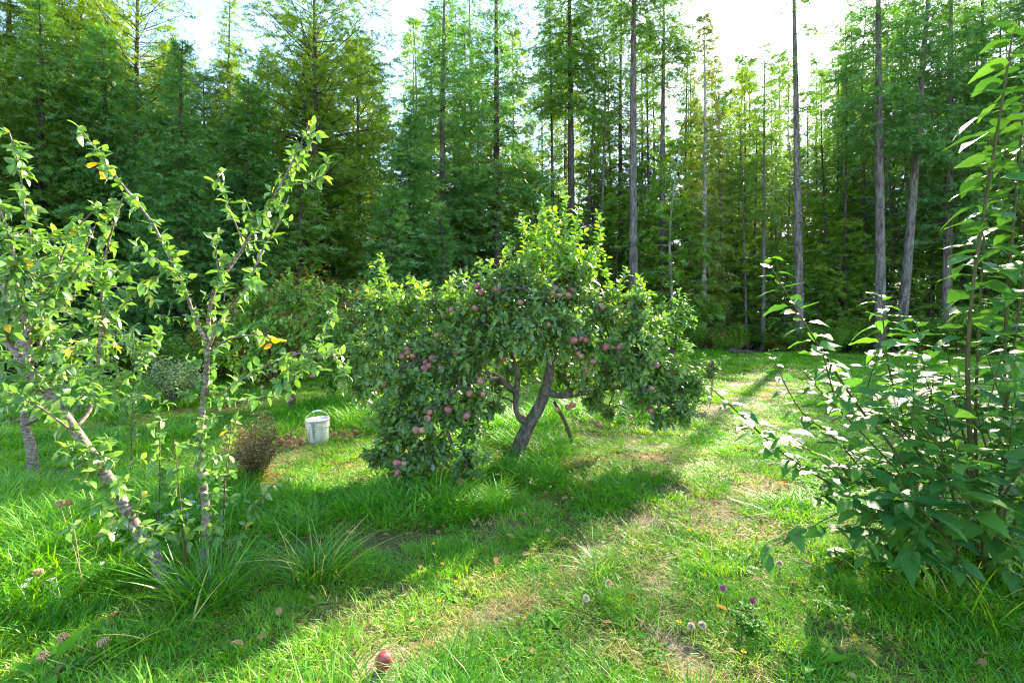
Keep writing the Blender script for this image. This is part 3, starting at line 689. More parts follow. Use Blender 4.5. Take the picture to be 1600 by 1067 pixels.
CLEAR = [(*G(600, 1036)[:2], .2), (*G(452, 692)[:2], .2), (*G(466, 694)[:2], .16), (*G(806, 708)[:2], .26), (*G(540, 684)[:2], .12)]
pts, rots, scls, idxs = [], [], [], []
for (y0, y1, dens, sc) in ((1.1, 3.4, 85, 1.0), (3.4, 6.5, 50, 1.12), (6.5, 12, 20, 1.5), (12, 24.5, 9, 2.0)):
    half = 1.12 * y1 + 1.4
    n = int(dens * (y1 - y0) * 2 * half)
    x = g.uniform(-half, half, n); y = g.uniform(y0, y1, n)
    keep = np.abs(x) < 1.12 * y + 1.4
    ed = forest_edge(x)
    keep &= (y < ed + g.normal(0, 0.5, n))
    x, y = x[keep], y[keep]; n = len(x)
    dr = dryness(x, y); big = noise2(x, y, 1.6, 8); mid = noise2(x, y, 0.5, 9); r = g.random(n)
    # long grass on the left bank, around the plum trees and under the apple tree
    lng = np.clip(1.0 - np.hypot((x + 3.0) / 2.4, (y - 4.0) / 1.7), 0, 1) + np.clip(0.9 - np.hypot((x + 1.2) / 1.2, (y - 4.2) / 0.9), 0, 1) + np.clip(0.4 - np.hypot((x - 2.6) / 1.1, (y - 2.6) / 0.9), 0, 1)
    lng = np.clip(lng * 1.1 + (big - 0.62) * 0.9, 0, 1)
    ix = np.where(r < 0.42, g.integers(0, 4, n), g.integers(7, 10, n)); ix = np.where(r > 0.965, g.integers(10, 13, n), ix)
    ix = np.where(g.random(n) < lng, g.integers(4, 7, n), ix)
    ix = np.where(g.random(n) < dr * 1.1, g.integers(10, 13, n), ix)
    ix = np.where((g.random(n) < 0.10 * (mid > 0.5)) & (y < 9), g.integers(13, 15, n), ix)
    clear = np.zeros(n, bool)
    for (ax, ay, ar) in CLEAR: clear |= np.hypot(x - ax, (y - ay) * np.where(y < ay, 0.75, 1.0)) < ar
    drop = clear | (g.random(n) < np.clip((dr - 0.55) * 1.2, 0, 0.5))
    # no grass inside the apple-tree litter ring
    x, y, ix, big, mid = x[~drop], y[~drop], ix[~drop], big[~drop], mid[~drop]; n = len(x)
    pts.append(np.column_stack([x, y, gz(x, y) - 0.004])); rots.append(np.column_stack([g.normal(0, .1, n), g.normal(0, .1, n), g.random(n) * 6.283]))
    s = sc * g.uniform(0.75, 1.3, n) * (0.75 + 0.5 * big)
    scls.append(np.column_stack([s, s, s * g.uniform(0.7, 1.1, n) / sc ** 0.45 * (0.66 + 0.42 * lng[~drop])])); idxs.append(ix)
scatter('grass', np.concatenate(pts), np.concatenate(rots), np.concatenate(scls), np.concatenate(idxs), src, 'green meadow grass with dry straw patches in front of the forest')
print('grass tufts', sum(len(p) for p in pts))

# shrubs / undergrowth sources
def shrub_mesh(seed, h, r, n_stem, leaves, lt, ls, up=0.7, low=0.1, sides=3):
    g = np.random.default_rng(seed); wood, fol = Mesh(), Mesh()
    D, Pn, Nn, S = [], [], [], []
    for k in range(n_stem):
        az = g.random() * 6.283; rr = r * math.sqrt(g.random()); hh = h * g.uniform(0.55, 1.0) * (1 - 0.35 * (rr / r) ** 2)
        tip = np.array([math.cos(az) * rr, math.sin(az) * rr, hh]); b0 = np.array([math.cos(az), math.sin(az), 0]) * 0.12 * r
        midp = b0 * 0.6 + tip * 0.4 + np.array([0, 0, 0.12 * h])
        pth = smooth_path([b0, midp, tip], 7); wood.tube(pth, np.linspace(0.012, 0.003, 7) * (h / 1.5) ** 0.5, sides, 0.5, False)
        for q in range(leaves // n_stem):
            t = g.uniform(low, 1.0) ** 0.7; i = min(5, int(t * 6)); p = pth[i] + (pth[i + 1] - pth[i]) * (t * 6 - i)
            p = p + g.normal(0, 0.09 * r, 3); a2 = g.random() * 6.283
            D.append((math.cos(a2), math.sin(a2), g.normal(0.15, 0.4))); Pn.append(p); Nn.append(g.normal(0, .5, 3) + np.array([0, 0, 1])); S.append(ls * g.uniform(0.6, 1.3))
    D = np.array(D); Pn = np.array(Pn); Pn[:, 2] = np.maximum(Pn[:, 2], 0.02)
    fol.stamp(lt, frames(D, np.array(Nn)) * np.array(S)[:, None, None], Pn, g.random(len(S)))
    return wood.build('stems'), fol.build('foliage')

# undergrowth on the forest floor: one mass
g = np.random.default_rng(21)
usrc = []
for k, mt_ in enumerate(('under_green', 'under_green', 'shrub_rust', 'fir_yellow', 'litter')):
    w_, f_ = shrub_mesh(40 + k, 1.0, 0.7, 18, 1000, LEAF_SMALL, 0.095); usrc.append((f_, M[mt_]))
px = []; 
x = g.uniform(-34, 46, 900); y = forest_edge(x) + 0.7 + g.random(900) ** 1.5 * 24
k = np.abs(x) < 1.12 * y + 2
x, y = x[k], y[k]; n = len(x)
s = g.uniform(0.7, 1.5, n) * np.clip(0.55 + (y - forest_edge(x)) * 0.09, 0.5, 1.7)
ix = g.choice([0, 0, 0, 1, 1, 2, 3, 4], n)
scatter('undergrowth', np.column_stack([x, y, gz(x, y) - 0.05]), np.column_stack([np.zeros(n), np.zeros(n), g.random(n) * 6.28]), np.column_stack([s, s, s * g.uniform(0.8, 1.5, n)]), ix, usrc, 'dark undergrowth of ferns and shrubs on the forest floor')

# ================================================================== ORCHARD TREES
class Woody:
    """wood and leaves of one tree, in world coordinates, shifted to its base when built"""
    def __init__(s, base, seed):
        s.base = np.asarray(base, float); s.wood = Mesh(); s.L = []; s.g = np.random.default_rng(seed); s.nodes = []
    def limb(s, pts, r0, r1, sides=8, n=None, knot=0.0):
        pts = np.asarray(pts, float); n = n or max(6, 4 * len(pts))
        pth = smooth_path(pts, n) - s.base
        rad = np.linspace(r0, r1, n) * (1 + knot * s.g.normal(0, 1, n))
        s.wood.tube(pth, rad, sides, 0.5)
        for p, r in zip(pth, rad): s.nodes.append((p, r))
        return pth + s.base
    def twig(s, a, d, length, nl, size, grav=-0.15, r=0.004, sides=4, spread=0.8, start=0.15, droop_leaf=-0.1, wood=True):
        g = s.g; d = norm(d); k = 5; t = np.linspace(0, 1, k)
        wob = g.normal(0, 0.05 * length, 3)
        pth = a + np.outer(t * length, d) + np.outer(grav * length * t ** 2, [0, 0, 1]) + np.outer(np.sin(t * 3.1), wob)
        if wood: s.wood.tube(pth - s.base, np.linspace(r, max(0.0012, r * 0.4), k), sides, 0.5, False)
        for j in range(nl):
            u = start + (1 - start) * (j + g.random() * 0.6) / nl; i = min(k - 2, int(u * (k - 1))); p = pth[i] + (pth[i + 1] - pth[i]) * (u * (k - 1) - i)
            fw = norm(pth[i + 1] - pth[i]); az = j * 2.4 + g.normal() * 0.4
            ref = np.array([0, 0, 1.0]) if abs(fw[2]) < 0.9 else np.array([1.0, 0, 0])
            sx = norm(np.cross(fw, ref)); sy = np.cross(sx, fw)
            out_ = sx * math.cos(az) + sy * math.sin(az)
            ld = norm(fw * g.uniform(0.3, 0.9) + out_ * spread + np.array([0, 0, droop_leaf]))
            nn = norm(np.array([0, 0, 1.0]) + g.normal(0, 0.45, 3) + fw * 0.3)
            s.L.append((p - s.base, ld, nn, size * g.uniform(0.65, 1.25), g.random()))
        return pth
    def spurs(s, pth, step, nl, size, lo=0.0, spread=1.0):
        """short leafy spurs along a branch"""
        g = s.g; seg = np.linalg.norm(np.diff(pth, axis=0), axis=1); cum = np.concatenate([[0], np.cumsum(seg)])
        u = lo * cum[-1]
        while u < cum[-1]:
            i = min(len(pth) - 2, np.searchsorted(cum, u, 'right') - 1); p = pth[i] + (pth[i + 1] - pth[i]) * ((u - cum[i]) / seg[i])
            az = g.random() * 6.283; d = np.array([math.cos(az), math.sin(az), g.uniform(-0.1, 0.7)])
            s.twig(p, d, g.uniform(0.02, 0.06), nl, size, spread=spread, r=0.0022, sides=3)
            u += step * g.uniform(0.5, 1.5)
    def arrays(s):
        L = s.L
        return np.array([l[0] for l in L]), np.array([l[1] for l in L]), np.array([l[2] for l in L]), np.array([l[3] for l in L]), np.array([l[4] for l in L])
    def finish(s, root, bark, leafmat, templ, n_parts=0, name='foliage', extra=None):
        part('trunk', s.wood.build('trunk', True), M[bark], root)
        p, d, n, sz, rn = s.arrays(); Mx = frames(d, n) * sz[:, None, None]
        T = templ if isinstance(templ, list) else [templ]
        which = s.g.integers(0, len(T), len(p)); sel = np.zeros(len(p), bool)
        if n_parts:
            wp = p + s.base
            inx = 800 + wp[:, 0] / wp[:, 1] * FPX; iny = HOR - (wp[:, 2] - CAM_H) / wp[:, 1] * FPX
            score = sz / wp[:, 1] + s.g.random(len(p)) * 0.004
            score[(inx < 0) | (inx > 1600) | (iny < 0) | (iny > 1067)] = -1
            sel[np.argsort(-score)[:n_parts]] = True; sel &= score > 0
            protos = []
            for T_ in T:
                for q in (0.15, 0.45, 0.7, 0.9):
                    b = Mesh(); b.stamp(T_, np.eye(3)[None], np.zeros((1, 3)), [q]); me = b.build('leaf', True); me.materials.append(M[leafmat]); protos.append(me)
            for i in np.nonzero(sel)[0]:
                o = bpy.data.objects.new('leaf', protos[which[i] * 4 + int(rn[i] * 3.999)]); COL.objects.link(o); o.parent = root
                o.matrix_local = Matrix([[*Mx[i][0], p[i][0]], [*Mx[i][1], p[i][1]], [*Mx[i][2], p[i][2]], [0, 0, 0, 1]])
        if extra:
            k0, mat2, name2 = extra; ex = np.arange(len(p)) >= k0
            f = Mesh(); f.stamp(T[0], Mx[ex], p[ex], rn[ex]); part(name2, f.build(name2, True), M[mat2], root, 'stuff'); sel |= ex
        if (~sel).sum():
            f = Mesh()
            for k, T_ in enumerate(T):
                q = (~sel) & (which == k); f.stamp(T_, Mx[q], p[q], rn[q])
            part(name, f.build(name, True), M[leafmat], root, 'stuff')

# apples
def apple_mesh(seed):
    g = np.random.default_rng(seed); V = []; nu, nv = 12, 8
    V.append((0, 0, 0.34))
    for i in range(1, nv):
        th = math.pi * i / nv; r = math.sin(th) * 0.5 * (1.06 - 0.1 * (i / nv)); z = 0.46 * math.cos(th)
        z -= 0.09 * math.exp(-(r / 0.16) ** 2) * (1 if z > 0 else -0.6)
        for j in range(nu):
            a = 2 * math.pi * j / nu; w = 1 + 0.03 * math.sin(5 * a)
            V.append((r * math.cos(a) * w, r * math.sin(a) * w, z))
    V.append((0, 0, -0.4))
    F = []
    for j in range(nu): F.append((0, 1 + j, 1 + (j + 1) % nu))
    for i in range(nv - 2):
        for j in range(nu): F.append((1 + i * nu + j, 1 + (i + 1) * nu + j, 1 + (i + 1) * nu + (j + 1) % nu, 1 + i * nu + (j + 1) % nu))
    last = len(V) - 1
    for j in range(nu): F.append((last, 1 + (nv - 2) * nu + (j + 1) % nu, 1 + (nv - 2) * nu + j))
    b = Mesh(); T = tmpl(V, F); b.stamp(T, np.eye(3)[None], np.zeros((1, 3)), [0.5])
    b.tube([(0, 0, 0.33), (0.03, 0.02, 0.55)], [0.02, 0.025], 4, 0.1)
    return b.build('apple', True)
APPLE_ME = [apple_mesh(i) for i in range(2)]
ROT_ME = [m_.copy() for m_ in APPLE_ME]
for m_ in APPLE_ME: m_.materials.append(M['apple'])
for m_ in ROT_ME: m_.materials.append(M['apple_rotten'])
def apple(p, size, parent=None, base=(0, 0, 0), rotten=False, flat=1.0, name='apple'):
    o = bpy.data.objects.new(name, (ROT_ME if rotten else APPLE_ME)[random.randrange(2)]); COL.objects.link(o)
    o.location = np.asarray(p, float) - np.asarray(base, float); o.scale = (size, size, size * flat)
    o.rotation_euler = (random.gauss(0, 0.4), random.gauss(0, 0.4), random.random() * 6.28) if parent else (random.gauss(0, 1.0), random.gauss(0, 1.0), random.random() * 6.28)
    if parent: o.parent = parent
    return o

# ---------------------------------------------------------------- the big apple tree
b0 = G(806, 712)
D0 = b0[1]
W = Woody(b0, 101)
def Q(px, py, dd=0.0): return P(px, py, D0 + dd)
trunk = W.limb([b0 + [-0.04, 0, -0.1], Q(812, 695), Q(826, 665), Q(845, 630, -.02), Q(856, 595), Q(862, 560, .02), Q(868, 520, .05), Q(872, 470, .1), Q(868, 430, .1)], 0.092, 0.03, 12, 40, 0.03)
lims = [trunk]
lims.append(W.limb([Q(826, 660), Q(812, 652, -.05), Q(806, 635, -.05), Q(808, 600, -.1), Q(806, 575, -.12), Q(796, 545, -.15), Q(785, 510, -.15), Q(765, 470, -.1)], 0.045, 0.016, 8, 24, 0.06))
lims.append(W.limb([Q(807, 610, -.1), Q(796, 606, -.15), Q(780, 590, -.25), Q(745, 575, -.35), Q(700, 560, -.4), Q(650, 565, -.5), Q(610, 585, -.55)], 0.045, 0.012, 7, 22, 0.05))
lims.append(W.limb([Q(780, 590, -.25), Q(730, 600, -.6), Q(690, 625, -.8), Q(655, 670, -.95), Q(635, 720, -1.05), Q(630, 755, -1.1)], 0.032, 0.009, 6, 20, 0.05))
lims.append(W.limb([Q(690, 625, -.8), Q(700, 680, -.9), Q(722, 735, -.95)], 0.018, 0.006, 5, 10))
lims.append(W.limb([Q(655, 670, -.95), Q(600, 700, -1.0), Q(565, 715, -1.0)], 0.016, 0.005, 5, 10))
lims.append(W.limb([Q(853, 612), Q(880, 618, .05), Q(920, 612, .1), Q(960, 605, .1), Q(1000, 612, 0), Q(1040, 630, -.15), Q(1080, 650, -.3)], 0.042, 0.012, 8, 22, 0.05))
lims.append(W.limb([Q(864, 540), Q(900, 530, .1), Q(950, 540, .2), Q(1000, 560, .2), Q(1060, 585, .05)], 0.045, 0.01, 7, 20, 0.04))
lims.append(W.limb([Q(868, 510), Q(900, 480, .2), Q(940, 470, .3), Q(985, 480, .3)], 0.035, 0.009, 6, 16, 0.04))
lims.append(W.limb([Q(870, 480), Q(840, 460, -.2), Q(800, 450, -.35), Q(750, 470, -.4)], 0.03, 0.008, 6, 16, 0.04))
lims.append(W.limb([Q(785, 520), Q(740, 500, -.1), Q(690, 500, 0), Q(640, 510, .1), Q(595, 530, .15)], 0.035, 0.008, 6, 18, 0.04))
lims.append(W.limb([Q(866, 540), Q(850, 520, -.35), Q(840, 510, -.6), Q(850, 530, -.8)], 0.03, 0.008, 6, 14, 0.04))
nodes = np.array([n_[0] for n_ in W.nodes]) + b0
clumps = [(830, 468, 0, .5), (770, 480, -.2, .48), (900, 472, .2, .5), (860, 515, -.35, .5), (805, 515, -.45, .45), (728, 510, -.2, .45), (948, 500, .2, .42), (920, 540, -.2, .38), (880, 440, .1, .4), (800, 445, -.1, .36),
          (650, 555, -.3, .45), (610, 535, .1, .42), (690, 590, -.5, .42), (640, 605, -.7, .38), (600, 585, -.4, .33), (735, 570, -.5, .36), (690, 540, -.1, .4), (760, 540, -.35, .33),
          (640, 655, -.85, .34), (700, 645, -.85, .3), (740, 625, -.7, .24), (618, 705, -.95, .26), (675, 695, -.9, .26), (640, 745, -1.1, .22), (592, 715, -1.0, .15), (728, 725, -.95, .2), (715, 755, -1.0, .14),
          (1000, 540, .1, .38), (970, 575, -.1, .36), (1030, 585, 0, .36), (1062, 615, -.1, .3), (945, 590, 0, .26), (1085, 600, -.1, .2), (1005, 620, -.2, .26), (1068, 648, -.3, .2), (985, 510, .3, .3), (925, 625, -.05, .16), (1035, 655, -.25, .14), (1000, 480, .3, .22), (735, 665, -.8, .2), (770, 600, .35, .25), (905, 590, .3, .25), (830, 555, .4, .35), (575, 560, .2, .3), (590, 480, .2, .3), (640, 490, .1, .35), (690, 480, 0, .33), (565, 610, -.2, .22), (660, 720, -1.0, .22), (610, 660, -.8, .25), (950, 640, .2, .16), (800, 575, .5, .26), (880, 580, .5, .26), (765, 640, -.4, .14)]
for (px, py, dd, r) in clumps:
    c = Q(px, py, dd); j = np.argmin(np.linalg.norm(nodes - c, axis=1) + 0.4 * np.maximum(0, nodes[:, 2] - c[2])); a = nodes[j]
    midp = (a + c) / 2 + np.array([0, 0, 0.06]) + W.g.normal(0, 0.05, 3)
    ln = W.limb([a, midp, c], 0.014 + 0.012 * r, 0.006, 5, 7)
    for k in range(int(46 * (r / 0.4) ** 1.6) + 7):
        dr = norm(W.g.normal(0, 1, 3) + np.array([0, -0.15, 0.25])); st = c + norm(W.g.normal(0, 1, 3)) * r * W.g.uniform(0, 0.5)
        lg = W.g.random() < 0.16; W.twig(st, dr + [0, 0, .5 * lg], r * (W.g.uniform(0.4, 0.85) + .6 * lg), W.g.integers(8, 14) + 5 * lg, 0.078, grav=-0.25 + .2 * lg, r=0.003, sides=3)
# upright water shoots
N_CROWN = len(W.L)
for (px, py, bx, by, dd) in [(880, 285, 868, 440, 0), (852, 310, 850, 430, -.1), (815, 335, 825, 440, 0), (790, 385, 800, 460, -.1), (905, 325, 890, 440, .1), (932, 330, 910, 440, .15), (838, 350, 838, 440, .1), (868, 330, 865, 420, .1), (895, 370, 890, 450, -.1),
                             (765, 405, 775, 470, -.1), (920, 390, 920, 460, .2), (950, 420, 945, 490, .2), (825, 380, 830, 450, -.15), (850, 390, 850, 450, .2),
                             (595, 395, 612, 520, .1), (640, 430, 648, 520, 0), (660, 440, 660, 520, .1), (575, 445, 595, 520, .2), (620, 450, 620, 520, -.1), (690, 450, 695, 510, 0), (710, 455, 715, 510, -.2), (735, 440, 745, 490, -.1), (1000, 430, 985, 490, .3), (970, 440, 965, 490, .3), (1075, 540, 1050, 590, 0), (1040, 500, 1020, 550, .2)]:
    a = Q(bx, by, dd); b = Q(px, py, dd + W.g.normal(0, .08))
    L_ = np.linalg.norm(b - a)
    W.twig(a, b - a, L_, int(L_ / 0.02), 0.088, grav=0.0, r=0.006, spread=0.7, start=0.05)
    for k in range(int(L_ / 0.08)):
        p_ = a + (b - a) * W.g.uniform(0.05, 0.8); W.twig(p_, norm(b - a) * 0.8 + W.g.normal(0, .6, 3), W.g.uniform(.1, .3), 9, 0.075, r=0.003, sides=3)
root = empty('apple_tree', b0, 'large spreading apple tree full of pink apples in the middle of the meadow', 'tree')
W.finish(root, 'bark_apple', 'apple_leaf', LEAF_APPLE, extra=(N_CROWN, 'apple_leaf_light', 'shoot_leaves'))
apx = [(745, 447), (752, 457), (775, 452), (706, 484), (692, 492), (742, 482), (813, 473), (868, 450), (873, 462), (880, 455), (888, 462), (856, 508), (862, 458), (895, 454), (683, 524), (680, 535), (637, 550), (645, 556), (628, 557), (634, 545), (665, 566), (670, 572), (663, 576), (689, 575), (712, 550), (786, 561), (750, 596), (734, 615), (754, 616), (671, 644), (668, 654), (660, 672), (650, 672), (729, 650), (700, 640), (620, 723), (631, 724), (622, 738),
       (907, 529), (915, 531), (896, 532), (903, 552), (908, 557), (926, 565), (945, 543), (967, 543), (915, 575), (890, 610), (895, 632), (888, 636), (1018, 607), (1026, 571), (985, 652), (1017, 642), (870, 640), (935, 663), (718, 752), (675, 560), (940, 480), (600, 600)]
lp = W.arrays()[0] + b0
lpx = 800 + lp[:, 0] / lp[:, 1] * FPX; lpy = HOR - (lp[:, 2] - CAM_H) / lp[:, 1] * FPX
for (px, py) in apx:
    near = np.hypot(lpx - px, lpy - py) < 14
    d_ = np.percentile(lp[near, 1], 9) - 0.03 if near.sum() > 3 else D0 - .2
    apple(P(px, py, d_), random.uniform(0.066, 0.088), root, b0)

# ---------------------------------------------------------------- other apple trees farther back
def back_tree(name, bpx, bpy, clumps, label, seed, leafmat, nap, shoots, th=0.07, leaf=0.08, group=None):
    b = G(bpx, bpy); W = Woody(b, seed); d0 = b[1]
    top = P(bpx + 4, bpy - 70 * 8.5 / d0, d0)
    W.limb([b - [0, 0, .1], (b + top) / 2 + [0.03, 0, 0], top], th, th * 0.6, 8, 10, 0.04)
    lv = []
    for (px, py, dd, r) in clumps:
        c = P(px, py, d0 + dd); W.limb([top, (top + c) / 2 + [0, 0, .12], c], 0.03, 0.008, 5, 8)
        for k in range(int(40 * (r / 0.4) ** 1.6) + 6):
            dr = norm(W.g.normal(0, 1, 3) + np.array([0, 0, 0.2])); st = c + norm(W.g.normal(0, 1, 3)) * r * W.g.uniform(0, 0.5)
            W.twig(st, dr, r * W.g.uniform(0.4, 0.9), W.g.integers(8, 14), leaf, grav=-0.2, r=0.003, sides=3)
    for (px, py, bx, by) in shoots:
        a = P(bx, by, d0); bb = P(px, py, d0 + W.g.normal(0, .2)); L_ = np.linalg.norm(bb - a)
        W.twig(a, bb - a, L_, int(L_ / 0.03), leaf, grav=0, r=0.006, spread=0.7, start=0.05)
        for k in range(3): W.twig(a + (bb - a) * W.g.uniform(0.1, .7), norm(bb - a) + W.g.normal(0, .6, 3), .25, 9, leaf, r=.003, sides=3)
    root = empty(name, b, label, 'tree', group)
    W.finish(root, 'bark_apple', leafmat, LEAF_APPLE)
    for (px, py, dd) in nap: apple(P(px, py, d0 + dd), 0.075, root, b)
g = np.random.default_rng(9)
back_tree('apple_tree', 453, 642, [(400, 480, .2, .5), (460, 470, .3, .5), (510, 490, 0, .45), (370, 520, .1, .45), (430, 520, -.3, .5), (490, 530, -.3, .45), (530, 530, 0, .35), (400, 560, -.2, .4), (460, 570, -.4, .4), (510, 575, -.2, .35), (350, 560, .2, .3), (445, 600, -.4, .25), (380, 595, 0, .25), (520, 600, -.1, .2)],
          'smaller apple tree behind the upright plum tree, near the white bucket', 102, 'apple_leaf_light', [(500, 558, -.8), (460, 552, -.8), (455, 624, -.7), (487, 588, -.7), (410, 605, -.5), (525, 560, -.7), (430, 580, -.8)],
          [(400 + 12 * k + g.normal() * 5, 418 + abs(k - 6) * 3 + g.random() * 20, 405 + 11 * k, 475) for k in range(13)], 0.07, 0.085)
back_tree('apple_tree', 585, 625, [(575, 480, 0, .5), (620, 470, .2, .45), (590, 530, -.1, .5), (550, 520, .1, .4), (640, 500, .3, .4), (560, 570, -.1, .35), (610, 575, 0, .4), (660, 470, .4, .3)],
          'grey-green apple tree half hidden behind the left end of the large one', 103, 'apple_leaf', [],
          [(590, 395, 600, 480), (560, 430, 570, 490), (610, 430, 610, 480), (640, 425, 635, 480), (580, 440, 585, 490), (655, 440, 650, 480)], 0.06, 0.09)
back_tree('young_apple_tree', 1048, 618, [(1040, 520, 0, .32), (1060, 500, .1, .3), (1030, 545, 0, .3), (1065, 540, 0, .25), (1020, 510, .1, .25)],
          'young tree with yellowing leaves behind the right side of the apple tree', 104, 'apple_leaf_light', [],
          [(1062, 452, 1055, 520), (1040, 465, 1040, 520), (1080, 480, 1065, 520), (1075, 460, 1062, 510), (1025, 480, 1030, 520)], 0.03, 0.1)
back_tree('young_apple_tree', 1108, 640, [(1105, 590, 0, .14), (1115, 578, 0, .12)], 'small leafy sapling just right of the apple tree', 105, 'apple_leaf', [], [(1100, 555, 1107, 600), (1125, 562, 1112, 600)], 0.012, 0.07)

# ---------------------------------------------------------------- prop under the right limb
pb_, pt_ = G(895, 690), Q(866, 628, .05)
pm = Mesh(); pm.tube(smooth_path([pb_ - [0, 0, .03], (pb_ + pt_) / 2 + [.02, 0, 0], pt_], 8) - pb_, np.linspace(.028, .02, 8), 7, .5)
o = part('support_pole', pm.build('support_pole', True), M['wood_prop'], None); o.location = pb_
tag(o, 'weathered wooden pole propping the low right limb of the apple tree', 'pole')

# ---------------------------------------------------------------- upright plum tree (forked)
bB = G(320, 880); dB = bB[1]
W = Woody(bB, 201)
def B(px, py, dd=0.0): return P(px, py, dB + dd)
tr = W.limb([bB - [0, 0, .08], B(322, 820), B(321, 780), B(313, 720), B(312, 680), B(319, 620), B(323, 575), B(325, 540)], 0.027, 0.017, 9, 30, 0.05)
br = [W.limb([B(x, y, d_) for x, y, d_ in q], r0, r1, 6, 22, 0.03) for q, r0, r1 in (
    ([(325, 541, 0), (302, 490, 0), (280, 430, -.05), (258, 388, -.05), (236, 346, -.1), (200, 300, -.12), (170, 262, -.15), (148, 232, -.15), (122, 196, -.2)], .013, .003),
    ([(325, 543, 0), (326, 500, .05), (336, 452, .05), (375, 395, .1), (412, 335, .12), (446, 275, .15), (468, 230, .18), (482, 195, .2)], .016, .003),
    ([(326, 543, 0), (345, 500, -.05), (384, 452, -.08), (408, 395, -.1), (436, 348, -.1), (452, 305, -.1)], .011, .003),
    ([(328, 548, 0), (358, 530, -.05), (398, 524, -.1), (428, 530, -.12)], .007, .003),
    ([(322, 612, 0), (345, 616, -.05), (372, 596, -.1), (420, 570, -.15), (470, 552, -.2), (530, 556, -.25)], .009, .003),
    ([(480, 552, -.2), (500, 535, -.2), (512, 505, -.2), (518, 480, -.2)], .005, .002),
    ([(455, 560, -.2), (452, 590, -.2), (455, 620, -.2)], .004, .002),
    ([(345, 625, 0), (380, 626, -.1), (432, 619, -.15)], .005, .002),
    ([(380, 378, .1), (366, 345, .1), (352, 310, .08), (338, 268, .05)], .006, .002),
    ([(446, 290, .15), (480, 285, .12), (508, 272, .1), (516, 244, .1)], .005, .002),
    ([(460, 262, .15), (480, 240, .2), (492, 205, .2)], .005, .002),
    ([(400, 352, .1), (390, 330, .05), (384, 315, .05)], .004, .002),
    ([(345, 442, .05), (338, 400, 0), (340, 360, 0)], .004, .002),
    ([(285, 440, -.05), (262, 420, -.1), (230, 395, -.2), (205, 380, -.2)], .005, .002))]
for k, b in enumerate(br): W.spurs(b, 0.05 if k not in (3,) else 0.09, 4, 0.062, 0.12)
W.spurs(tr, 0.045, 4, 0.058, 0.3)
for (x, y) in ((340, 640), (352, 700), (345, 760), (350, 810), (300, 560), (300, 690), (335, 700), (360, 730), (345, 830), (290, 610)):
    W.twig(B(319, y + 15), B(x, y, -.1) - B(319, y + 15), .18, 12, .058, grav=-.2)
for (x, y) in ((500, 556), (470, 560), (440, 575), (520, 560), (495, 540), (460, 590), (455, 610), (485, 570), (350, 470), (400, 440), (300, 470), (270, 450), (250, 430), (225, 410)):
    W.twig(B(x, y, -.15), W.g.normal(0, 1, 3) * [1, .6, .6], .14, 10, .064, grav=-.2)
root = empty('plum_tree', bB, 'slender upright plum tree forking into three bare-tipped branches at left', 'tree')
W.finish(root, 'bark_plum', 'plum_leaf', LEAF_PLUM, 300)
# its few orange leaves
A = Mesh(); g = np.random.default_rng(3); n = 10
pos = np.concatenate([np.array([B(428, 530, -.12)] * 6) + g.normal(0, .025, (6, 3)), np.array([B(150, 268, -.15)] * 4) + g.normal(0, .03, (4, 3))]) - bB
A.stamp(LEAF_PLUM[0], frames(g.normal(0, 1, (n, 3)) + [0, 0, -.8], g.normal(0, 1, (n, 3))) * .055, pos, g.random(n))
o = part('autumn_leaves', A.build('autumn_leaves', True), M['autumn_leaf'], root, 'stuff'); o['label'] = 'orange and yellow autumn leaves'

# ---------------------------------------------------------------- leaning plum tree
bA = G(262, 905); dA = bA[1]
W = Woody(bA, 202)
def A_(px, py, dd=0.0): return P(px, py, dA + dd)
tr = W.limb([bA - [0, 0, .06], A_(242, 870), A_(215, 828), A_(180, 765), A_(140, 705), A_(105, 655), A_(75, 615), A_(45, 575, .05), A_(20, 545, .08), A_(-15, 510, .1), A_(-60, 470, .15)], 0.037, 0.02, 10, 44, 0.04)
br = [W.limb([A_(x, y, d_) for x, y, d_ in q], r0, r1, 6, 22, 0.03) for q, r0, r1 in (
    ([(40, 570, .05), (44, 530, .1), (36, 490, .15), (26, 450, .15), (22, 400, .2), (8, 350, .2), (-10, 300, .2)], .022, .006),
    ([(45, 575, .05), (62, 540, .2), (65, 480, .25), (58, 420, .3), (48, 370, .3), (38, 320, .3), (30, 260, .35), (14, 205, .35)], .012, .003),
    ([(118, 668, 0), (140, 640, .1), (150, 590, .15), (157, 520, .2), (160, 450, .2), (166, 395, .2), (184, 330, .2), (194, 305, .2)], .014, .004),
    ([(125, 686, 0), (95, 660, -.1), (55, 632, -.2), (5, 610, -.25)], .01, .004),
    ([(44, 520, .1), (80, 470, 0), (120, 420, -.1), (150, 350, -.1)], .008, .003),
    ([(60, 480, .25), (90, 420, .2), (110, 370, .2), (150, 325, .2)], .008, .003),
    ([(20, 545, .1), (5, 500, -.1), (10, 440, -.15), (25, 400, -.2)], .01, .003),
    ([(75, 615, 0), (40, 600, -.1), (0, 590, -.2)], .012, .004),
    ([(157, 520, .2), (200, 470, .3), (235, 440, .35)], .006, .002),
    ([(160, 450, .2), (130, 410, .1), (110, 390, .1)], .006, .002),
    ([(100, 650, 0), (150, 620, .2), (190, 600, .3), (250, 520, .4)], .007, .002),
    ([(70, 540, .2), (100, 560, .3), (130, 540, .3), (190, 545, .4)], .007, .002))]
for k, b in enumerate(br): W.spurs(b, 0.04 if k != 3 else 0.055, 5, 0.066, 0.15)
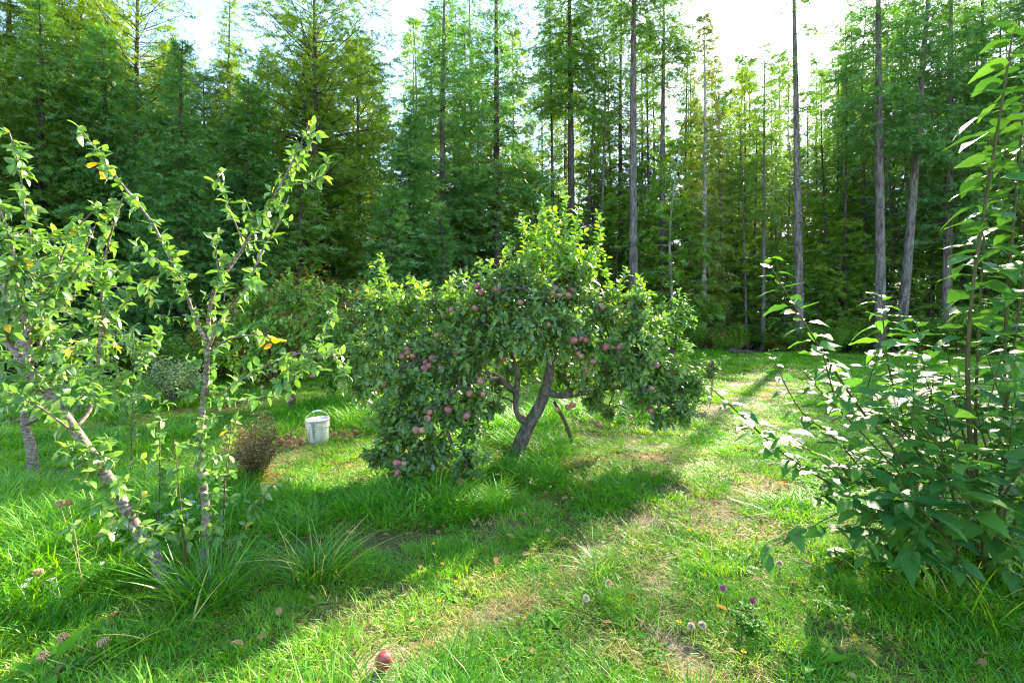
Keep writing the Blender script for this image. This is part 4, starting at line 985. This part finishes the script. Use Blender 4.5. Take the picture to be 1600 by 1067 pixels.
for k in range(100):
    u = W.g.random(); x = W.g.uniform(-20, 100) + (80 * W.g.random() if u > .5 else 0); y = W.g.uniform(355, 640)
    c = A_(x, y, W.g.uniform(-.1, .45)); W.twig(c, W.g.normal(0, 1, 3) * [1, 1, .5] + [0, 0, .3], W.g.uniform(.1, .22), 10, .066, grav=-.2, sides=3)
for k in range(46):      # leaves crowding the lower trunk
    y = W.g.uniform(690, 850); x = np.interp(y, [650, 705, 765, 828, 870], [102, 140, 180, 215, 242]) + W.g.normal(0, 20)
    W.twig(A_(x, y, W.g.uniform(-.14, .08)), W.g.normal(0, 1, 3) * [1, 1, .5], .1, 8, .068, grav=-.2, sides=3)
root = empty('plum_tree', bA, 'plum tree with mottled grey trunk leaning left out of the picture', 'tree')
W.finish(root, 'bark_plum', 'plum_leaf', LEAF_PLUM, 300)

# third plum tree behind, upright trunk at the left edge
bC = G(53, 752); dC = bC[1]
W = Woody(bC, 203)
def C_(px, py, dd=0.0): return P(px, py, dC + dd)
W.limb([bC - [0, 0, .06], C_(50, 710), C_(44, 680), C_(38, 660), C_(36, 600), C_(32, 540), C_(20, 480)], .045, .025, 9, 22, .04)
br = [W.limb([C_(*p_) for p_ in q], .025, .006, 6, 16, .03) for q in ([(40, 662), (62, 650), (80, 630), (110, 600, .2), (150, 560, .3), (190, 500, .3)], [(38, 655), (15, 655), (-20, 630)], [(34, 560), (60, 500, .2), (100, 440, .2), (130, 400, .2)], [(25, 500), (0, 440), (-20, 400)])]
for b in br: W.spurs(b, .05, 5, .075, .2)
for k in range(80):
    c = C_(W.g.uniform(-40, 245), W.g.uniform(430, 640), W.g.uniform(-.4, .5)); W.twig(c, W.g.normal(0, 1, 3) * [1, 1, .5], .3, 11, .08, grav=-.2, sides=3)
root = empty('plum_tree', bC, 'plum tree with upright grey trunk at the left edge behind the leaning one', 'tree')
W.finish(root, 'bark_plum', 'plum_leaf', LEAF_CHERRY)

# suckers: thin leafy shoots around the plum trees
for i, (x0, y0, x1, y1, d_, lab) in enumerate((
    (204, 735, 211, 548, 5.0, 'tall thin leafy plum sucker left of the forked plum tree'),
    (247, 850, 249, 617, 3.6, 'thin leafy sucker between the two plum trunks'),
    (292, 885, 272, 686, 3.2, 'dark nearly bare sucker just left of the upright plum trunk'),
    (347, 872, 362, 655, 3.3, 'leafy sucker hugging the right side of the upright plum trunk'),
    (345, 880, 428, 755, 3.2, 'slanting sucker reaching right from the upright plum base'))):
    b = P(x0, y0, d_); b[2] = float(gz(b[0], b[1])); t = P(x1, y1, d_)
    W = Woody(b, 300 + i); pt = W.limb([b - [0, 0, .05], (b + t) / 2 + [W.g.normal() * .02, 0, 0], t], .006, .0025, 5, 12)
    W.spurs(pt, .05, 4, .062, .25)
    root = empty('plum_sucker', b, lab, 'shoot', 'suckers around the plum trees'); W.finish(root, 'twig_brown', 'plum_leaf', LEAF_PLUM)

# ---------------------------------------------------------------- shrubs
def shrub(name, px, py, sc_, me, wm, fm, label, group=None):
    b = G(px, py); e = empty(name, b, label, 'shrub', group, scale=sc_, rz=rng.random() * 6)
    part('stems', me[0], M[wm], e, slot=True); part('foliage', me[1], M[fm], e, 'stuff', slot=True)
SH = [shrub_mesh(60, 1.0, .6, 40, 4200, LEAF_SMALL, .045, low=.35), shrub_mesh(61, 1.0, .55, 60, 4800, LEAF_SMALL, .045, low=.05), shrub_mesh(62, 1.0, .62, 30, 3600, LEAF_APPLE, .05, low=.1), shrub_mesh(63, 1.0, .7, 40, 7200, LEAF_SMALL, .036, low=.05)]
shrub('pale_shrub', 275, 634, .98, SH[0], 'twig_brown', 'shrub_pale', 'round pale grey-green shrub on the grass behind the suckers')
shrub('dry_bush', 402, 748, .66, SH[1], 'twig_brown', 'shrub_dry', 'dried brown twiggy bush right of the upright plum tree')
shrub('rust_shrub', 500, 592, 3.2, SH[3], 'twig_brown', 'shrub_rust', 'rusty brown tall shrub behind the small apple tree')
shrub('rust_shrub', 420, 600, 2.6, SH[3], 'twig_brown', 'shrub_rust', 'low rusty green shrub at the foot of the dense firs')
GE = 'shrubs along the forest edge'
for (px, py, s_, fm, lab) in ((1250, 552, 1.6, 'under_green', 'low green shrub at the foot of the bare grey trunk'), (1300, 553, 1.5, 'under_green', 'dark shrub right of the bare grey trunk at the meadow end'), (1420, 553, 2.2, 'under_green', 'leafy shrub at the foot of the leaning fir'), (1345, 551, 2.0, 'under_green', 'shrub left of the thickest fir trunk'),
                              (1500, 556, 2.4, 'under_green', 'shrub behind the middle of the poplar bush'), (1570, 558, 2.6, 'under_green', 'shrub behind the right part of the poplar bush'), (1090, 549, 1.8, 'under_green', 'green shrub left of the fallen log'), (1150, 548, 1.3, 'fir_yellow', 'small yellow-green shrub behind the fallen log'), (960, 556, 2.2, 'under_green', 'dark shrub seen past the right top of the apple tree'),
                              (860, 562, 2.4, 'under_green', 'dark shrub hidden behind the apple tree crown'), (130, 598, 1.6, 'under_green', 'dark shrub below the left firs'), (330, 596, 2.0, 'under_green', 'dark shrub between the small apple tree and the pale shrub')):
    shrub('edge_shrub', px, py, s_, SH[2], 'twig_brown', fm, lab, GE)

# ---------------------------------------------------------------- fallen log and brush at the end of the meadow
bl = G(1165, 553)
lm = Mesh(); lm.tube(smooth_path([(-1.7, 0, .16), (-.4, .1, .2), (1.0, .0, .17), (2.2, -.15, .12)], 16), np.linspace(.2, .1, 16) * (1 + .08 * rng.normal(size=16)), 9, .5)
for k in range(9):
    x0 = rng.uniform(-1.6, 2); a = np.array([x0, 0, .2]); b = a + np.array([rng.normal() * .5, rng.normal() * .3, rng.uniform(.15, .6)]); lm.tube([a, (a + b) / 2, b], [.03, .02, .008], 5, .5)
o = part('fallen_log', lm.build('fallen_log', True), M['bark_dark'], None); o.location = bl; o.scale = (.55, 1, .8); o.rotation_euler = (0, R(5), R(14)); o.location.z -= .07
tag(o, 'fallen dark log with broken branch stubs at the far end of the meadow', 'log')

# ---------------------------------------------------------------- poplar bush at the right
bP = G(1535, 900); dP = bP[1]
W = Woody(bP, 401)
stems = [([(1532, 905, 0), (1520, 760, 0), (1514, 640, 0), (1512, 560, 0), (1520, 450, 0), (1538, 330, -.02), (1556, 220, -.04), (1572, 120, -.05), (1584, 40, -.05)], .015, .005, 1.15, .4),
         ([(1558, 905, .1), (1568, 700, .15), (1572, 500, .15), (1588, 300, .15), (1598, 180, .15), (1604, 90, .15)], .012, .004, 1.0, .3),
         ([(1540, 905, .2), (1525, 700, .25), (1530, 500, .25), (1540, 330, .25), (1548, 210, .25)], .012, .004, .8, .5),
         ([(1525, 905, 0), (1450, 790, -.1), (1395, 700, -.2), (1345, 640, -.25), (1295, 565, -.3), (1245, 485, -.35), (1195, 402, -.4)], .012, .003, .75, .4),
         ([(1520, 905, 0), (1420, 815, -.15), (1302, 757, -.3), (1220, 705, -.4), (1165, 655, -.45), (1110, 605, -.5)], .010, .003, .65, .4),
         ([(1530, 905, .1), (1440, 720, .1), (1395, 600, .1), (1382, 520, .1), (1377, 460, .1)], .009, .003, .8, .45),
         ([(1545, 905, .1), (1565, 760, .1), (1575, 620, .1), (1592, 480, .1), (1606, 350, .1)], .013, .004, 1.0, .4),
         ([(1550, 905, -.1), (1600, 780, -.2), (1640, 640, -.25), (1660, 500, -.3)], .012, .004, 1.0, .3),
         ([(1515, 905, -.1), (1440, 830, -.3), (1370, 790, -.45), (1310, 770, -.55)], .008, .003, .9, .25),
         ([(1525, 905, -.1), (1470, 830, -.35), (1430, 790, -.5), (1400, 775, -.6)], .008, .003, 1.0, .25),
         ([(1540, 905, -.1), (1530, 820, -.35), (1500, 770, -.5), (1470, 740, -.55)], .008, .003, 1.05, .25),
         ([(1545, 905, 0), (1560, 800, -.3), (1590, 740, -.4), (1620, 700, -.4)], .008, .003, 1.0, .25),
         ([(1525, 905, .1), (1480, 740, .1), (1460, 640, .15), (1440, 560, .2), (1432, 500, .2)], .009, .003, .85, .35),
         ([(1520, 905, .1), (1430, 770, .2), (1350, 680, .3), (1290, 620, .3), (1255, 580, .3)], .008, .003, .7, .35),
         ([(1520, 905, .2), (1400, 800, .2), (1310, 690, .3), (1250, 640, .3), (1200, 545, .3)], .008, .003, .65, .4),
         ([(1540, 905, .2), (1520, 740, .3), (1490, 620, .4), (1480, 540, .4)], .009, .003, .8, .35),
         ([(1548, 905, .2), (1590, 700, .3), (1585, 600, .4), (1600, 520, .4)], .009, .003, .9, .3)]
spots = []
for q, r0, r1, ls, lo in stems:
    pt = W.limb([P(x, y, dP + d_) for x, y, d_ in q], r0, r1, 7, 30, .02)
    n = len(pt); L_ = np.sum(np.linalg.norm(np.diff(pt, axis=0), axis=1)); nl = int(L_ * (1 - lo) / .036); az = W.g.random() * 6
    for k in range(nl):
        u = lo + (1 - lo) * (k + .5) / nl; f = u * (n - 1); i = min(n - 2, int(f)); p = pt[i] + (pt[i + 1] - pt[i]) * (f - i)
        az += 2.4 + W.g.normal() * .25; size = .178 * ls * (1.0 - .45 * max(0, (u - .8) / .2)) * W.g.uniform(.7, 1.2)
        d_ = np.array([math.cos(az), math.sin(az), W.g.normal(-.02, .14) + (.35 if u > .93 else 0)])
        nn = np.array([0, 0, 1.0]) + W.g.normal(0, .22, 3)
        spots.append((p + norm(d_) * size * .22, d_, nn, size))
# side twigs that fill the lower bush
for k in range(200):
    x = W.g.uniform(1290, 1600) if k < 54 else W.g.uniform(1380, 1640); y = W.g.uniform(590, 880) if k < 54 else W.g.uniform(660, 890); dd = W.g.uniform(-.45, .3) if k < 110 else W.g.uniform(-.2, .6)
    if y > 1010 - (x - 1200) * .1: continue
    a = P(x, y, dP + dd); d_ = norm(a - (bP + [0, 0, .4])) + W.g.normal(0, .3, 3); L_ = W.g.uniform(.16, .32)
    W.wood.tube(np.array([a - d_ * .1, a, a + d_ * L_]) - bP, [.004, .004, .002], 4, .5, False)
    for j in range(6):
        az = j * 2.4 + W.g.random(); dv = np.array([math.cos(az), math.sin(az), W.g.normal(-.15, .2)]) + d_ * .4
        spots.append((a + d_ * L_ * (j + 1) / 6, dv, np.array([0, 0, 1]) + W.g.normal(0, .3, 3), W.g.uniform(.09, .17)))
for p, d_, nn, sz in spots: W.L.append((p - bP, norm(d_), norm(nn), sz, W.g.random()))
print('poplar leaves', len(spots))
root = empty('poplar_bush', bP, 'bushy poplar suckers with large glossy leaves at the right edge', 'shrub')
W.finish(root, 'stem_green', 'poplar_leaf', LEAF_POPLAR, 300)

# ================================================================== SMALL THINGS
# ---- bucket
bb = G(498, 692)
e = empty('bucket', bb, 'white plastic bucket with wire handle standing in the grass', 'bucket', rz=.4)
e.rotation_euler = (R(2), R(-3), .3)
def lathe(prof, sides=28):
    b = Mesh(); V = []; 
    for r, z in prof:
        for j in range(sides): V.append((r * math.cos(6.28318 * j / sides), r * math.sin(6.28318 * j / sides), z))
    F = [(i * sides + j, i * sides + (j + 1) % sides, (i + 1) * sides + (j + 1) % sides, (i + 1) * sides + j) for i in range(len(prof) - 1) for j in range(sides)]
    b.stamp(tmpl(V, F), np.eye(3)[None], np.zeros((1, 3)), [.5]); return b
m, nt, nd, lk, out = new_mat('bucket_plastic')
tc = nd.new('ShaderNodeTexCoord'); mp = nd.new('ShaderNodeMapping'); mp.inputs['Scale'].default_value = (14, 14, 2.2); lk.new(tc.outputs['Object'], mp.inputs[0])
nz = nd.new('ShaderNodeTexNoise'); nz.inputs['Scale'].default_value = 1.0; nz.inputs['Detail'].default_value = 7; nz.inputs['Roughness'].default_value = .7; lk.new(mp.outputs[0], nz.inputs[0])
rp = ramp(nd, [(.31, (.1, .08, .06)), (.4, (.38, .34, .28)), (.47, (.68, .65, .58)), (.75, (.8, .76, .67))]); lk.new(nz.outputs[0], rp.inputs[0])
p_ = nd.new('ShaderNodeBsdfPrincipled'); p_.inputs['Roughness'].default_value = .45; lk.new(rp.outputs[0], p_.inputs['Base Color']); lk.new(p_.outputs[0], out.inputs[0]); M['bucket'] = m
body = part('body', lathe([(.001, 0), (.118, 0), (.121, .006), (.134, .22), (.134, .222), (.131, .224), (.137, .31), (.131, .31), (.118, .02), (.001, .015)]).build('body', True), M['bucket'], e)
for z_ in (.222, .25, .278): part('rim_rib', lathe([(.132, z_ - .007), (.146, z_ - .005), (.147, z_ + .005), (.133, z_ + .008)]).build('rim_rib', True), M['bucket'], e)
part('lid', lathe([(.001, .312), (.13, .312), (.134, .318), (.149, .318), (.151, .312), (.151, .296), (.146, .296)]).build('lid', True), M['bucket'], e)
hb = Mesh(); aa = np.linspace(0, math.pi, 17); hp = np.column_stack([.15 * np.cos(aa), .03 * np.sin(aa), .285 + .13 * np.sin(aa)]); hb.tube(hp, .0045, 6, .5)
h_ = part('handle', hb.build('handle', True), M['white_petal'], e)
gb = Mesh(); gb.tube(hp[6:11], .011, 8, .5); part('grip', gb.build('grip', True), M['white_petal'], h_)

# ---- fallen apples
def fallen(px, py, label, group, rotten=None, size=.072):
    p = G(px, py); rotten = random.random() < .6 if rotten is None else rotten
    o = apple(p + [0, 0, size * .42], size, rotten=rotten, flat=.95); tag(o, label, 'apple', group); return o
M['apple_red'] = apple_mat('apple_red', [(0.25, (0.6, 0.22, 0.1)), (0.42, (0.55, 0.09, 0.09)), (0.7, (0.5, 0.05, 0.07))])
o = fallen(600, 1036, 'pinkish red apple lying alone in the grass at the bottom of the picture', 'fallen apples', False, .085); o.data = o.data.copy(); o.data.materials[0] = M['apple_red']; o.location.z += .012
for (px, py) in ((450, 684), (444, 700), (458, 688), (466, 696), (470, 690), (440, 692), (452, 694), (475, 680), (462, 702), (436, 688)): fallen(px, py, 'fallen reddish apple in the heap left of the white bucket', 'apples left of the bucket', True)
for (px, py) in ((523, 683), (538, 680), (548, 683), (540, 690), (560, 669), (563, 655), (548, 662), (528, 690), (556, 678)): fallen(px, py, 'fallen apple in the grass right of the white bucket', 'apples right of the bucket', True)
for (px, py) in ((795, 716), (775, 708), (832, 714), (850, 702)): fallen(px, py, 'fallen apple at the foot of the large apple tree trunk', 'apples under the large tree')
fallen(422, 655, 'fallen apple in the shade under the small apple tree', 'apples under the small tree', True); fallen(510, 645, 'fallen apple on the lit grass behind the white bucket', 'apples under the small tree', True)

# ---- dead leaves lying in the grass under the trees
g = np.random.default_rng(55); lm_ = Mesh(); n = 900
xy = np.concatenate([np.column_stack([g.normal(b0[0] - .2, 1.0, 420), g.normal(b0[1] - .4, .7, 420)]), np.column_stack([g.uniform(-3.5, 3, 300), g.uniform(1.9, 6, 300)]), np.column_stack([g.normal(-2.6, .8, 180), g.normal(6.8, .8, 180)])])
az = g.random(n) * 6.283
lm_.stamp(LEAF_APPLE, frames(np.column_stack([np.cos(az), np.sin(az), g.normal(0, .3, n)]), np.array([0, 0, 1]) + g.normal(0, .4, (n, 3))) * g.uniform(.04, .075, (n, 1, 1)), np.column_stack([xy, gz(xy[:, 0], xy[:, 1]) + g.uniform(.015, .06, n)]), g.random(n))
M['dead_leaf'] = foliage('dead_leaf', [(0.12, 0.06, 0.025), (0.25, 0.14, 0.06), (0.36, 0.25, 0.1)], trans=0.2, rough=0.8, spec=0.1, satk=1.0)
o = part('leaf_litter', lm_.build('leaf_litter', True), M['dead_leaf'], None, 'stuff'); o['label'] = 'dry brown leaves fallen in the grass under the trees'
# ---- tussocks of long blades
def tussock(px, py, n, spread, h0, h1, w, label, seed, bend=.9):
    b = G(px, py); g = np.random.default_rng(seed); ms = Mesh(); blades(ms, g, n, spread, h0, h1, w, bend, 0, 1, 7, lean_out=.7)
    e = empty('grass_tussock', b, label, 'grass clump', 'clumps of long grass'); part('blades', ms.build('blades', True), M['tussock'], e, 'stuff')
tussock(328, 930, 200, .14, .18, .42, .0045, 'large clump of long green blades round the upright plum trunk', 1, .55)
tussock(490, 900, 180, .13, .16, .38, .0045, 'clump of long arching blades right of the plum trees', 2, .8)
tussock(190, 655, 160, .22, .2, .4, .006, 'round tuft of tall grass behind the leaning plum trunk', 3)
tussock(270, 965, 70, .16, .12, .3, .004, 'sprawling blades in front of the leaning plum trunk base', 4, 1.1)
tussock(940, 890, 36, .06, .15, .33, .0028, 'small tuft of thin bright blades in the middle foreground', 5, .9)
tussock(1500, 960, 80, .3, .2, .5, .003, 'thin tall grass under the poplar bush', 6, .6)

# ---- flowers and weeds
def stalk_plant(name, base, top, label, cat, group, head, headmat, stem_r=.002, stemmat='stem_green', hs=1.0):
    e = empty(name, base, label, cat, group); b = Mesh(); v = np.asarray(top) - base
    b.tube(smooth_path([np.zeros(3), v * .5 + [random.gauss(0, .01), 0, 0], v], 7), np.linspace(stem_r, stem_r * .7, 7), 5, .5)
    part('stem', b.build('stem', True), M[stemmat], e)
    h = part('flower_head', head, M[headmat], e); h.location = v; h.scale = (hs,) * 3; h.rotation_euler = (random.gauss(0, .25), random.gauss(0, .25), random.random() * 6); return e
def petals(n, r, up, lt, seed, rows=1, w=1.0):
    g = np.random.default_rng(seed); b = Mesh(); az = np.arange(n * rows) * 6.283 / n + np.repeat(np.arange(rows) * .4, n)
    el = np.repeat(np.linspace(up, 1.2, rows) if rows > 1 else [up], n)
    d = np.column_stack([np.cos(az) * np.cos(el), np.sin(az) * np.cos(el), np.sin(el)]); nn = np.array([0, 0, 1.0]) - d * np.sin(el)[:, None] * .9
    b.stamp(lt, frames(d, nn + 1e-3) * r, np.zeros((n * rows, 3)), g.random(n * rows)); return b
PET = leaf_template([(0, 0), (.4, .25), (.85, .3), (1.0, .1)], .1, -.1)
yellow_head = petals(6, .014, .35, PET, 1, 2).build('flower_head')
def umbel(seed, r=.035, n=16):
    g = np.random.default_rng(seed); b = Mesh()
    for k in range(n):
        a = k * 2.4; rr = r * math.sqrt((k + .5) / n); c = np.array([math.cos(a) * rr, math.sin(a) * rr, -.25 * rr * rr / r + .012])
        b.tube([(0, 0, -.03), c], [.0008, .0008], 3, .5, False)
        d = norm(g.normal(0, 1, (5, 3)) * [1, 1, .2]); b.stamp(PET, frames(d, np.array([0, 0, 1.0]) + g.normal(0, .2, (5, 3))) * .008, np.repeat(c[None], 5, 0), g.random(5))
    return b.build('flower_head')
UMB = [umbel(1), umbel(2, .028, 13)]
yl = 'small yellow flower on the short grass in the foreground'
for (px, py) in ((696, 884), (712, 908), (688, 944), (863, 912), (822, 960), (958, 920), (1092, 873), (1182, 974), (1151, 1040), (1335, 1020), (1060, 990), (1110, 810), (870, 790), (677, 856), (1074, 835), (1330, 1015)):
    b = G(px, py + 8); t = b + [random.gauss(0, .01), random.gauss(0, .01), random.uniform(.08, .12)]
    stalk_plant('yellow_flower', b, t, yl, 'flower', 'small yellow flowers', yellow_head, 'yellow_petal', .0013)
wl_ = 'white umbel flower in the grass between the plum trees'
g = np.random.default_rng(8)
for k, (px, py) in enumerate([(300, 785), (285, 795), (292, 805), (310, 790), (275, 800), (268, 815), (300, 812), (260, 805), (140, 828), (150, 838), (120, 842), (112, 858), (172, 832), (185, 836), (135, 845), (160, 880), (80, 905), (60, 890), (45, 905), (85, 912), (38, 915), (330, 800), (320, 780), (297, 775), (282, 782), (250, 815), (190, 845)]):
    b = G(px, py + 26); t = P(px, py, b[1]); stalk_plant('white_flower', b, t, wl_ if px > 200 else 'white umbel flower on the left grass bank', 'flower', 'white flowers under the plum trees' if px > 200 else 'white flowers on the left bank', UMB[k % 2], 'white_petal', .0014, hs=.75 if px > 200 else .5)
for k, (px, py) in enumerate([(632, 714), (640, 722), (540, 715), (555, 722), (520, 730), (530, 712), (840, 748), (860, 760), (800, 770), (828, 752), (792, 766), (1320, 610), (1345, 605), (1250, 620), (1190, 625), (1280, 612)]):
    b = G(px, py + 12); t = P(px, py, b[1]); stalk_plant('white_flower', b, t, 'tiny white clover flower beside the apple tree' if px < 1000 else 'tiny white clover flower far out in the sunny meadow', 'flower', 'tiny white clover flowers', UMB[k % 2], 'white_petal', .0012, hs=.38)
# dandelion clocks
def puff(seed):
    g = np.random.default_rng(seed); b = Mesh(); n = 150; d = norm(g.normal(0, 1, (n, 3))); b.stamp(LEAF_SMALL, frames(d, g.normal(0, 1, (n, 3))) * .021, np.zeros((n, 3)), g.random(n)); return b.build('seed_head')
PF = puff(4)
for (px, py, lab) in ((1080, 978, 'left of two pale dandelion clocks in the foreground'), (1097, 976, 'right of two pale dandelion clocks in the foreground'), (916, 934, 'pale dandelion clock near the thin bright grass tuft'), (951, 910, 'small pale dandelion clock above the thin grass tuft'), (1218, 880, 'greyish dandelion clock left of the poplar bush shade')):
    b = G(px, py + 14); t = P(px, py, b[1]); stalk_plant('dandelion_clock', b, t, lab, 'flower', 'dandelion clocks', PF, 'puff', .0015)
# dry umbel seed heads at the left
def dry_head(seed):
    g = np.random.default_rng(seed); b = Mesh()
    for k in range(26):
        a = k * 2.4; r = .022 * math.sqrt((k + .5) / 26) + .003; b.tube([(0, 0, 0), (math.cos(a) * r * 1.1, math.sin(a) * r * 1.1, .016), (math.cos(a) * r * .8, math.sin(a) * r * .8, .036)], [.0012, .0018, .003], 4, .5)
    return b.build('flower_head')
DH = dry_head(2)
for (x0, y0, x1, y1, lab) in ((135, 905, 95, 792, 'taller dry brown umbel seed head at left'), (128, 900, 108, 790, 'smaller dry seed head beside the tall brown one'), (142, 880, 157, 838, 'pale straw seed head near the white flowers'), (155, 990, 70, 1028, 'lowest dry seed head in the bottom left corner'), (160, 985, 100, 1000, 'dry seed head bent over at the bottom left'), (165, 1000, 162, 1010, 'curled tan seed head low in the grass at left'), (120, 930, 58, 900, 'dry seed head at the left edge of the grass bank')):
    b = G(x0, max(y0, y1) + 12); t = P(x1, y1, b[1]); stalk_plant('dry_seed_head', b, t, lab, 'seed head', 'dry seed heads', DH, 'seed_head', .0022, 'straw')
# purple clover plant
b = G(1168, 985)
e = empty('clover_plant', b, 'clover plant with two purple flowers in the right foreground', 'plant'); g = np.random.default_rng(12)
ms = Mesh(); n = 60
c = np.column_stack([g.normal(0, .055, n), g.normal(0, .05, n), g.uniform(.04, .16, n)]); c[:, 2] *= np.exp(-(c[:, 0] ** 2 + c[:, 1] ** 2) / .02)
az = np.repeat(g.random(n) * 6.28, 3) + np.tile([0, 2.1, 4.2], n); d = np.column_stack([np.cos(az), np.sin(az), g.normal(.05, .25, n * 3)])
ms.stamp(CLOVER, frames(d, np.array([0, 0, 1]) + g.normal(0, .25, (n * 3, 3))) * g.uniform(.018, .03, (n * 3, 1, 1)), np.repeat(c, 3, 0), g.random(n * 3))
part('leaves', ms.build('leaves', True), M['weed_leaf'], e, 'stuff')
ms = Mesh()
for q in c: ms.tube([(0, 0, 0), q * [.7, .7, .5], q], [.0014, .0012, .001], 3, .5, False)
part('stems', ms.build('stems'), M['stem_green'], e)
def clover_head(seed):
    b = Mesh(); g = np.random.default_rng(seed); n = 90; d = norm(g.normal(0, 1, (n, 3)) + [0, 0, .3]); b.stamp(LEAF_SMALL, frames(d, g.normal(0, 1, (n, 3))) * .014, d * .004, g.random(n)); return b.build('flower_head')
CH = clover_head(1)
for (px, py) in ((1176, 938), (1130, 919)):
    t = P(px, py, b[1] - .02) - b; h_ = part('flower_head', CH, M['clover_petal'], e); h_.location = t
    ms = Mesh(); ms.tube([t * [.6, .6, 0], t], [.0015, .0012], 4, .5, False); part('flower_stalk', ms.build('flower_stalk'), M['stem_green'], e)
# leaf rosettes
def rosette(seed, n=13, s=.13):
    g = np.random.default_rng(seed); ms = Mesh(); az = np.arange(n) * 2.4; el = g.uniform(.1, .8, n); d = np.column_stack([np.cos(az) * np.cos(el), np.sin(az) * np.cos(el), np.sin(el)])
    T = leaf_template([(0, .03), (.25, .07), (.45, .06), (.65, .13), (.85, .09), (1, 0)], .3, .35, .02); ms.stamp(T, frames(d, np.array([0, 0, 1]) + g.normal(0, .1, (n, 3))) * (s * g.uniform(.6, 1.2, (n, 1, 1))), np.zeros((n, 3)), g.random(n)); return ms.build('weed_rosette', True)
RO = [rosette(1), rosette(2), rosette(3)]
for k, (px, py, s_, lab) in enumerate(((722, 1045, 1.2, 'upright broad leaf weed at the bottom middle right of the lone apple'), (700, 915, .9, 'leafy weed beside the small yellow flowers left of centre'), (830, 878, .9, 'flat weed rosette in the middle of the lawn'), (860, 950, .9, 'weed rosette below the middle of the lawn'), (985, 975, .9, 'broad weed rosette left of the dandelion clocks'), (1030, 1005, .8, 'small weed rosette below the dandelion clocks'),
                                   (1270, 1040, 1.1, 'light green broad leaf weed at the bottom right'), (1320, 960, 1.0, 'round leaf weed in the shade of the poplar bush'), (1310, 910, .9, 'pale weed leaves at the rim of the poplar shade'), (1150, 875, 1.0, 'leafy weed right of the worn track'), (1070, 865, .9, 'leafy weed with yellow bloom left of the worn track'), (180, 980, 1.5, 'dark broad leaf weed at the bottom left'), (60, 1050, 1.6, 'broad leaf weed in the bottom left corner'), (330, 1060, 1.2, 'bright leaf weed below the large grass clump'), (850, 715, 1.8, 'broad leaf weed right beside the apple trunk'), (1590, 960, 1.2, 'fern-like weed at the right edge below the poplar'))):
    o = part('broadleaf_weed', RO[k % 3], M['weed_leaf'], None); o.location = G(px, py); o.scale = (s_,) * 3; o.rotation_euler = (0, 0, random.random() * 6); tag(o, lab, 'weed', 'broad leaf weeds in the lawn')
# things told apart only by their place: number them from the left
def number_from_left(prefix):
    its = sorted([o for o in SC.objects if o.get('label') == prefix], key=lambda o: o.location.x / o.location.y)
    for k, o in enumerate(its): o['label'] = prefix + ', ' + ('leftmost' if k == 0 else 'rightmost' if k == len(its) - 1 else NTH[k]) + (' of them' if k in (0, len(its) - 1) else ' from left')
NTH = ORD[:12] + ['thirteenth', 'fourteenth', 'fifteenth', 'sixteenth', 'seventeenth', 'eighteenth']
bpy.context.view_layer.update()
for lab in sorted({o['label'] for o in SC.objects if 'label' in o and 'category' in o}):
    if sum(1 for o in SC.objects if o.get('label') == lab) > 1: number_from_left(lab)
print('objects', len(SC.objects), 'tris', sum(len(m_.loops) - 2 * len(m_.polygons) for m_ in bpy.data.meshes))
